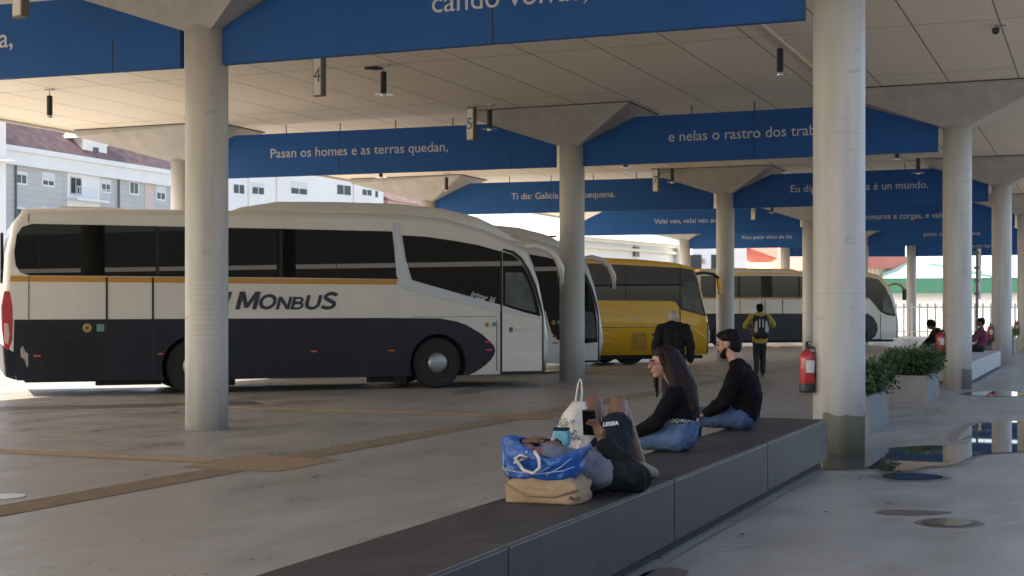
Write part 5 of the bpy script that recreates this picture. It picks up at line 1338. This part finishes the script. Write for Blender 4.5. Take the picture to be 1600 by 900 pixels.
def blue(e):
    from mathutils import noise
    N, Mh = 44, 14; g = MB(); vs = []
    for j in range(Mh+1):
        t = j/Mh; z = .0 + .19*t; fl = .80+.26*math.sin(t*1.9)
        for k in range(N):
            a = 2*math.pi*k/N
            cx = math.copysign(abs(math.cos(a))**.65, math.cos(a)); sy = math.copysign(abs(math.sin(a))**.65, math.sin(a))
            n = noise.noise(V(cx*2.2, sy*2.2, t*2.5))*.026 + noise.noise(V(cx*6, sy*6, t*6))*.009
            dip = (.075*math.exp(-((cx-.35)/.55)**2))*t*t       # the side sinks under the head
            left = .03*t*t*max(0, -cx)
            vs.append((cx*(.215*fl)+n, sy*(.140*fl)+n, max(0, z-dip+left+n*.6)))
    fs = [(j*N+k, j*N+(k+1) % N, (j+1)*N+(k+1) % N, (j+1)*N+k) for j in range(Mh) for k in range(N)] + [tuple(range(N))]
    g.add(vs, fs)
    o = g.build('bag_body', mat('blue_woven', (.010, .075, .30), .42, var=.3, vscale=7, bump=.6, bscale=26), e, smooth=True)
    s = o.modifiers.new('s', 'SOLIDIFY'); s.thickness = .003
    g = MB(); g.tube([(-.19, -.136, .055), (-.1, -.150, .04), (.02, -.150, .035), (.15, -.140, .055), (.205, -.10, .075)], .0025, 5)
    g.tube([(-.205, -.09, .135), (-.20, -.11, .06), (-.16, -.138, .02)], .0025, 5); g.tube([(.06, -.146, .03), (.14, -.138, .075), (.19, -.11, .12)], .0025, 5); g.tube([(.0, -.15, .03), (.10, -.148, .085), (.17, -.12, .13)], .0025, 5)
    g.build('white_lines', mat('faint_line', (.30, .38, .50), .6), e)
    g = MB(); g.tube([(-.14, -.10, .15), (-.10, -.165, .10), (-.055, -.182, .055), (.0, -.185, .040), (.035, -.178, .07), (.025, -.16, .12), (-.01, -.135, .155)], .0095, 10)
    g.tube([(-.12, -.155, .09), (-.03, -.165, .125), (-.08, -.175, .135), (-.11, -.165, .11), (-.075, -.178, .075)], .007, 8); g.build('cord_handle', mat('cord_white', (.52, .48, .45), .8, bump=.5, bscale=80), e, smooth=True)
    blob('contents', [('b', (-.11, .02, .12), (.07, .07, .06)), ('b', (-.02, -.02, .12), (.06, .08, .05)), ('b', (.06, .03, .08), (.09, .08, .05))], mat('bag_contents', (.22, .10, .11), .8, var=.5, vscale=20), e, .01, 3)
    g = MB(); g.ball((-.055, -.135, .145), (.022, .018, .018), 12, 8); g.build('toggle', M_whitecl, e, smooth=True)
cloth_bag('blue_bag', W(-2.815, 7.30, BT+.132), TH+R(2), 'bright blue woven bag with white cord on top of the tan bag', None, blue)
def plastic(e):
    from mathutils import noise
    N, Mh = 32, 14; g = MB(); vs = []
    for j in range(Mh+1):
        t = j/Mh; z = .50*t; wv = math.sin(min(1, t*1.5+.25)*math.pi*.55)*(1-.72*max(0, t-.55)/.45)
        for k in range(N):
            a = 2*math.pi*k/N; cx, sy = math.cos(a), math.sin(a)
            n = noise.noise(V(cx*2, sy*2, t*4))*.035+noise.noise(V(cx*5, sy*5, t*9))*.012
            vs.append((cx*(.135*wv)+n*wv+.06*t*t, sy*(.075*wv)+n*wv, z))
    g.add(vs, [(j*N+k, j*N+(k+1) % N, (j+1)*N+(k+1) % N, (j+1)*N+k) for j in range(Mh) for k in range(N)] + [tuple(range(N)), tuple(range(Mh*N, Mh*N+N))])
    g.build('bag_body', mat('white_plastic', (.46, .43, .40), .35, var=.08, vscale=6, bump=.8, bscale=22), e, smooth=True)
    g = MB()
    for s_ in (-.018, .018): g.tube([(.055+s_, 0, .47), (.063+s_*.9, 0, .56), (.066+s_*.5, 0, .615), (.068, 0, .635)], [.010, .006, .005, .006], 8)
    g.build('handles', MATS['white_plastic'], e, smooth=True)
    g = MB(); rnd = random.Random(9)
    for k in range(34):
        x = rnd.uniform(-.09, .05); z = rnd.uniform(.27, .41); w = rnd.uniform(.012, .035)
        y = -.075*(1-.3*abs(x)/.1)-.012
        g.tube([(x, y, z), (x+w*.4, y-.003, z+rnd.uniform(-.02, .02)), (x+w, y, z+rnd.uniform(-.012, .012))], .0032, 5)
    g.build('scribble_print', mat('print_ink', (.10, .13, .14), .6), e)
cloth_bag('plastic_bag', W(-2.955, 8.08, BT), TH+R(10), 'white plastic carrier bag with dark print standing beside the raised knees', None, plastic)
e = empty('snack_packet', p.matrix_basis @ V(.05, .085, .315), TH+R(90), 'light blue packet lying on the chest of the lying person', 'packet')
g = MB(); g.prism([(-.045, -.045), (.045, -.045), (.05, .0), (.042, .05), (-.042, .05), (-.05, 0)], -.03, .03, axis='x'); g.build('wrapper', mat('packet_cyan', (.09, .30, .42), .4, var=.25, vscale=18), e, bevel=.012)
g = MB(); g.box(-.032, .032, -.04, .04, .045, .062); g.build('dark_top', M_shorts, e, bevel=.004)

# ---- standing figures
def stand(loc, fwd, label, sc, J, tops, legs, hair, skin, sleeve, hemd, hairitems, extra=None, vox=.012):
    p = person_frame(loc, fwd, label); p.scale = (sc, sc, sc)
    hc = V(*J['head']); HF = frame3(J.get('hf', (1, 0, 0)))
    it = body_items(J) + head_items(hc, HF, 1.0)
    for sd, sg in (('l', -1), ('r', 1)):
        d = (V(*J['wr_'+sd])-V(*J['el_'+sd])).normalized(); it += hand(J['wr_'+sd], d, V(0, .5*(1 if sd == 'l' else -1), .9) if abs(d.z) < .7 else V(0, 1 if sd == 'l' else -1, 0), sg, 1, .6)
    blob('body', it, skin, p, .009, 4); face_bits(hc, HF, p, 1.0, hair)
    blob('top', top_items(J, 1.04, .02, sleeve, hemd), tops, p, vox, 4)
    blob('trousers', leg_items(J, 1.0, .016, 1, .06), legs, p, vox, 4)
    shoes(J, M_shoeb, p)
    HP = lambda x, y, z: hc + HF @ V(x, y, z)
    blob('hair', hairitems(HP, HF.to_euler()), hair, p, .009, 4)
    if extra: extra(p, J)
    return p
base = dict(hip_l=(0, .09, .92), hip_r=(0, -.09, .92), sh_l=(0, .19, 1.42), sh_r=(0, -.19, 1.42), neck=(.0, 0, 1.51), skull=(.01, 0, 1.58), head=(.025, 0, 1.63),
            el_l=(-.01, .27, 1.13), el_r=(-.01, -.27, 1.13), wr_l=(.05, .27, .89), wr_r=(.05, -.27, .89), kn_l=(.02, .10, .49), kn_r=(.02, -.10, .49), an_l=(-.03, .10, .07), an_r=(-.03, -.10, .07), toe_l=(.13, .12, .035), toe_r=(.13, -.12, .035))
Jo = dict(base, sh_l=(.03, .195, 1.40), sh_r=(.03, -.195, 1.40), neck=(.06, 0, 1.475), skull=(.09, 0, 1.53), head=(.12, 0, 1.575), hf=(1, .05, -.25), belly=(-.02, 0, 0))
stand((2.26, 20.0, 0), (.05, 1), 'standing older man with grey hair in a black jacket, back turned, before the yellow coach', .90, Jo, M_kjack, M_dkpants, M_hairgrey, M_skin, 1, -.06,
      lambda P, e: [('b', P(-.028, 0, .012), (.088, .080, .072), e), ('b', P(-.058, 0, -.025), (.050, .066, .05), e)])
Jb = dict(base, hip_l=(0, .08, .94), hip_r=(0, -.08, .94), el_l=(.10, .36, 1.17), el_r=(.10, -.34, 1.22), wr_l=(.28, .20, 1.10), wr_r=(.26, -.17, 1.22), hf=(.96, .28, 0), kn_l=(.03, .08, .50), kn_r=(.10, -.08, .50), an_l=(-.12, .08, .09), an_r=(.06, -.08, .07), toe_l=(.02, .09, .035), toe_r=(.22, -.09, .035))
def pack(p, J):
    pass
pb = stand((1187-800, 0, 0), (.1, 1), 'walking person in a mustard shirt and dark trousers with a backpack, seen from behind', .965, Jb, M_yshirt, M_dkpants, M_hairblk, M_skin2, .85, -.05,
      lambda P, e: [('b', P(-.022, 0, .035), (.098, .088, .088), e), ('b', P(-.05, 0, -.02), (.06, .075, .07), e), ('b', P(-.075, .070, .075), (.040, .040, .036), e)])
pb.location = ((1187-800)*33.3/2229, 33.3, 0)
e = empty('backpack', pb.location + Vector((-.0, -.175, 1.17)), math.atan2(1, .1), 'black and light grey backpack worn by the walking person', 'backpack')
e.scale = (1.2, 1.22, 1.2)
blob('pack_body', [('s', (-.02, .07, -.16), (-.01, .075, .12), .095, .085), ('s', (-.02, -.07, -.16), (-.01, -.075, .12), .095, .085), ('b', (-.045, 0, -.13), (.07, .12, .10))], mat('pack_black', (.012, .012, .014), .7, bump=.5, bscale=30), e, .01, 4)
for y in (.095, -.095):
    blob('side_panel', [('s', (-.075, y, -.10), (-.066, y*.92, .08), .045, .035)], mat('pack_grey', (.42, .43, .47), .7), e, .008, 3)
for y in (.030, -.030): g = MB(); g.box(-.125, -.100, y-.012, y+.012, -.03, .13); g.build('reflective_strip', mat('pack_light', (.50, .51, .54), .6), e)
for y in (.11, -.11): g = MB(); g.tube([(.0, y, .12), (.09, y, .20), (.17, y, .21), (.22, y, .15)], .018, 8); g.build('strap', MATS['pack_black'], e, smooth=True)

# ---- seated figures in the distance
def sit(loc, fwd, label, J, tops, legs, hair, skin, hairitems, hf=(1, 0, 0), sleeve=1.0):
    p = person_frame(loc, fwd, label); hc = V(*J['head']); HF = frame3(hf)
    it = body_items(J) + head_items(hc, HF)
    for sd, sg in (('l', -1), ('r', 1)): d = (V(*J['wr_'+sd])-V(*J['el_'+sd])).normalized(); it += hand(J['wr_'+sd], d, (0, 0, 1), sg, 1, .5)
    blob('body', it, skin, p, .012, 3); face_bits(hc, HF, p, 1, hair)
    blob('top', top_items(J, 1.0, .02, sleeve, .03), tops, p, .014, 4); blob('trousers', leg_items(J, 1.0, .014, 1, .02), legs, p, .014, 4); shoes(J, M_shoeb, p)
    HP = lambda x, y, z: hc + HF @ V(x, y, z)
    blob('hair', hairitems(HP, HF.to_euler()), hair, p, .010, 4)
    return p
Js = dict(hip_l=(0, .09, .10), hip_r=(0, -.09, .10), sh_l=(.06, .17, .55), sh_r=(.06, -.17, .55), neck=(.11, 0, .63), skull=(.15, 0, .69), head=(.18, 0, .735), el_l=(.20, .22, .33), wr_l=(.38, .12, .22), el_r=(.20, -.22, .33), wr_r=(.38, -.12, .22),
          kn_l=(.45, .11, .09), kn_r=(.45, -.11, .09), an_l=(.46, .11, -.37), an_r=(.46, -.11, -.37), toe_l=(.59, .12, -.42), toe_r=(.59, -.12, -.42))
Jsl = dict(Js, sh_l=(.10, .17, .52), sh_r=(.10, -.17, .52), neck=(.19, 0, .60), skull=(.24, 0, .65), head=(.27, 0, .70))
sit(Vector((11.0, 36.6, BT)), (-.95, -.1), 'person in black with dark curly hair hunched on the slatted bench', Jsl, M_kjack, M_dkpants, M_hairblk, M_skin2,
    lambda P, e: [('b', P(-.02, 0, .045), (.115, .10, .10), e), ('b', P(-.05, .03, -.0), (.08, .09, .09), e)], hf=(.9, .3, -.45))
Jp = dict(Js, sh_l=(-.02, .17, .54), sh_r=(-.02, -.17, .54), neck=(-.02, 0, .64), skull=(-.01, 0, .70), head=(.0, 0, .765), belly=(-.06, 0, 0))
ps = sit(Vector((12.12, 36.9, BT)), (-1, .25), 'person in a maroon top with short dark hair seated on the grey concrete bench', Jp, M_maroon, M_dkpants, M_hairblk, M_skin2,
    lambda P, e: [('b', P(-.02, 0, .04), (.10, .086, .088), e), ('b', P(-.055, 0, -.01), (.06, .075, .07), e)])
ps2 = sit(Vector((11.44, 36.3, BT)), (-1, .25), 'person in a white top mostly hidden by the stained column, seated beside the maroon top', Jp, M_whitecl, M_jeans2, M_hairblk, M_skin2,
    lambda P, e: [('b', P(-.02, 0, .04), (.10, .086, .088), e), ('b', P(-.055, 0, -.01), (.06, .075, .07), e)])

e = empty('unseen_foliage', W(19, 46), TH, 'unseen dark leafy mass added for the reflection in the far coach windows', 'unseen_foliage')  # out of view, added as a dark silhouette in the far coach glass
leaves('foliage', M_leaf, e, 0, 0, .1, .8, 12, 2.6, 9000, 33, .16)

rnd = random.Random(12)
for k, (px, py) in enumerate(((700, 656), (612, 700), (228, 742), (1160, 835), (1030, 872), (905, 640), (520, 690), (1290, 800), (480, 672))):
    x, y = at(px, py); g = MB(); a = rnd.uniform(0, 3); c_, s_ = math.cos(a), math.sin(a); L_ = rnd.uniform(.012, .03)
    g.add([(x-c_*L_, y-s_*L_, .001), (x+s_*.01, y-c_*.01, .010), (x+c_*L_, y+s_*L_, .001), (x-s_*.012, y+c_*.012, .004)], [(0, 1, 2), (0, 2, 3)])
    lt = ['scrap of pale litter on the floor below the front of the first coach', 'small scrap of litter on the open floor left of the blue bag', 'small scrap on the floor left of the foot of the thick column', 'dry leaf on the walkway right of the bench seam', 'dry leaf on the walkway close to the near bench foot',
          'scrap on the floor behind the white plastic bag', 'scrap on the floor beyond the brown strip junction', 'dry leaf on the walkway near the small puddles', 'tiny scrap on the floor right of the thick column'][k]
    tag(g.build('litter', mat('litter_pale' if k in (0, 1, 5) else 'litter_brown', (.5, .48, .44) if k in (0, 1, 5) else (.16, .11, .06), .8)), lt, 'litter', 'scraps of litter on the floor')
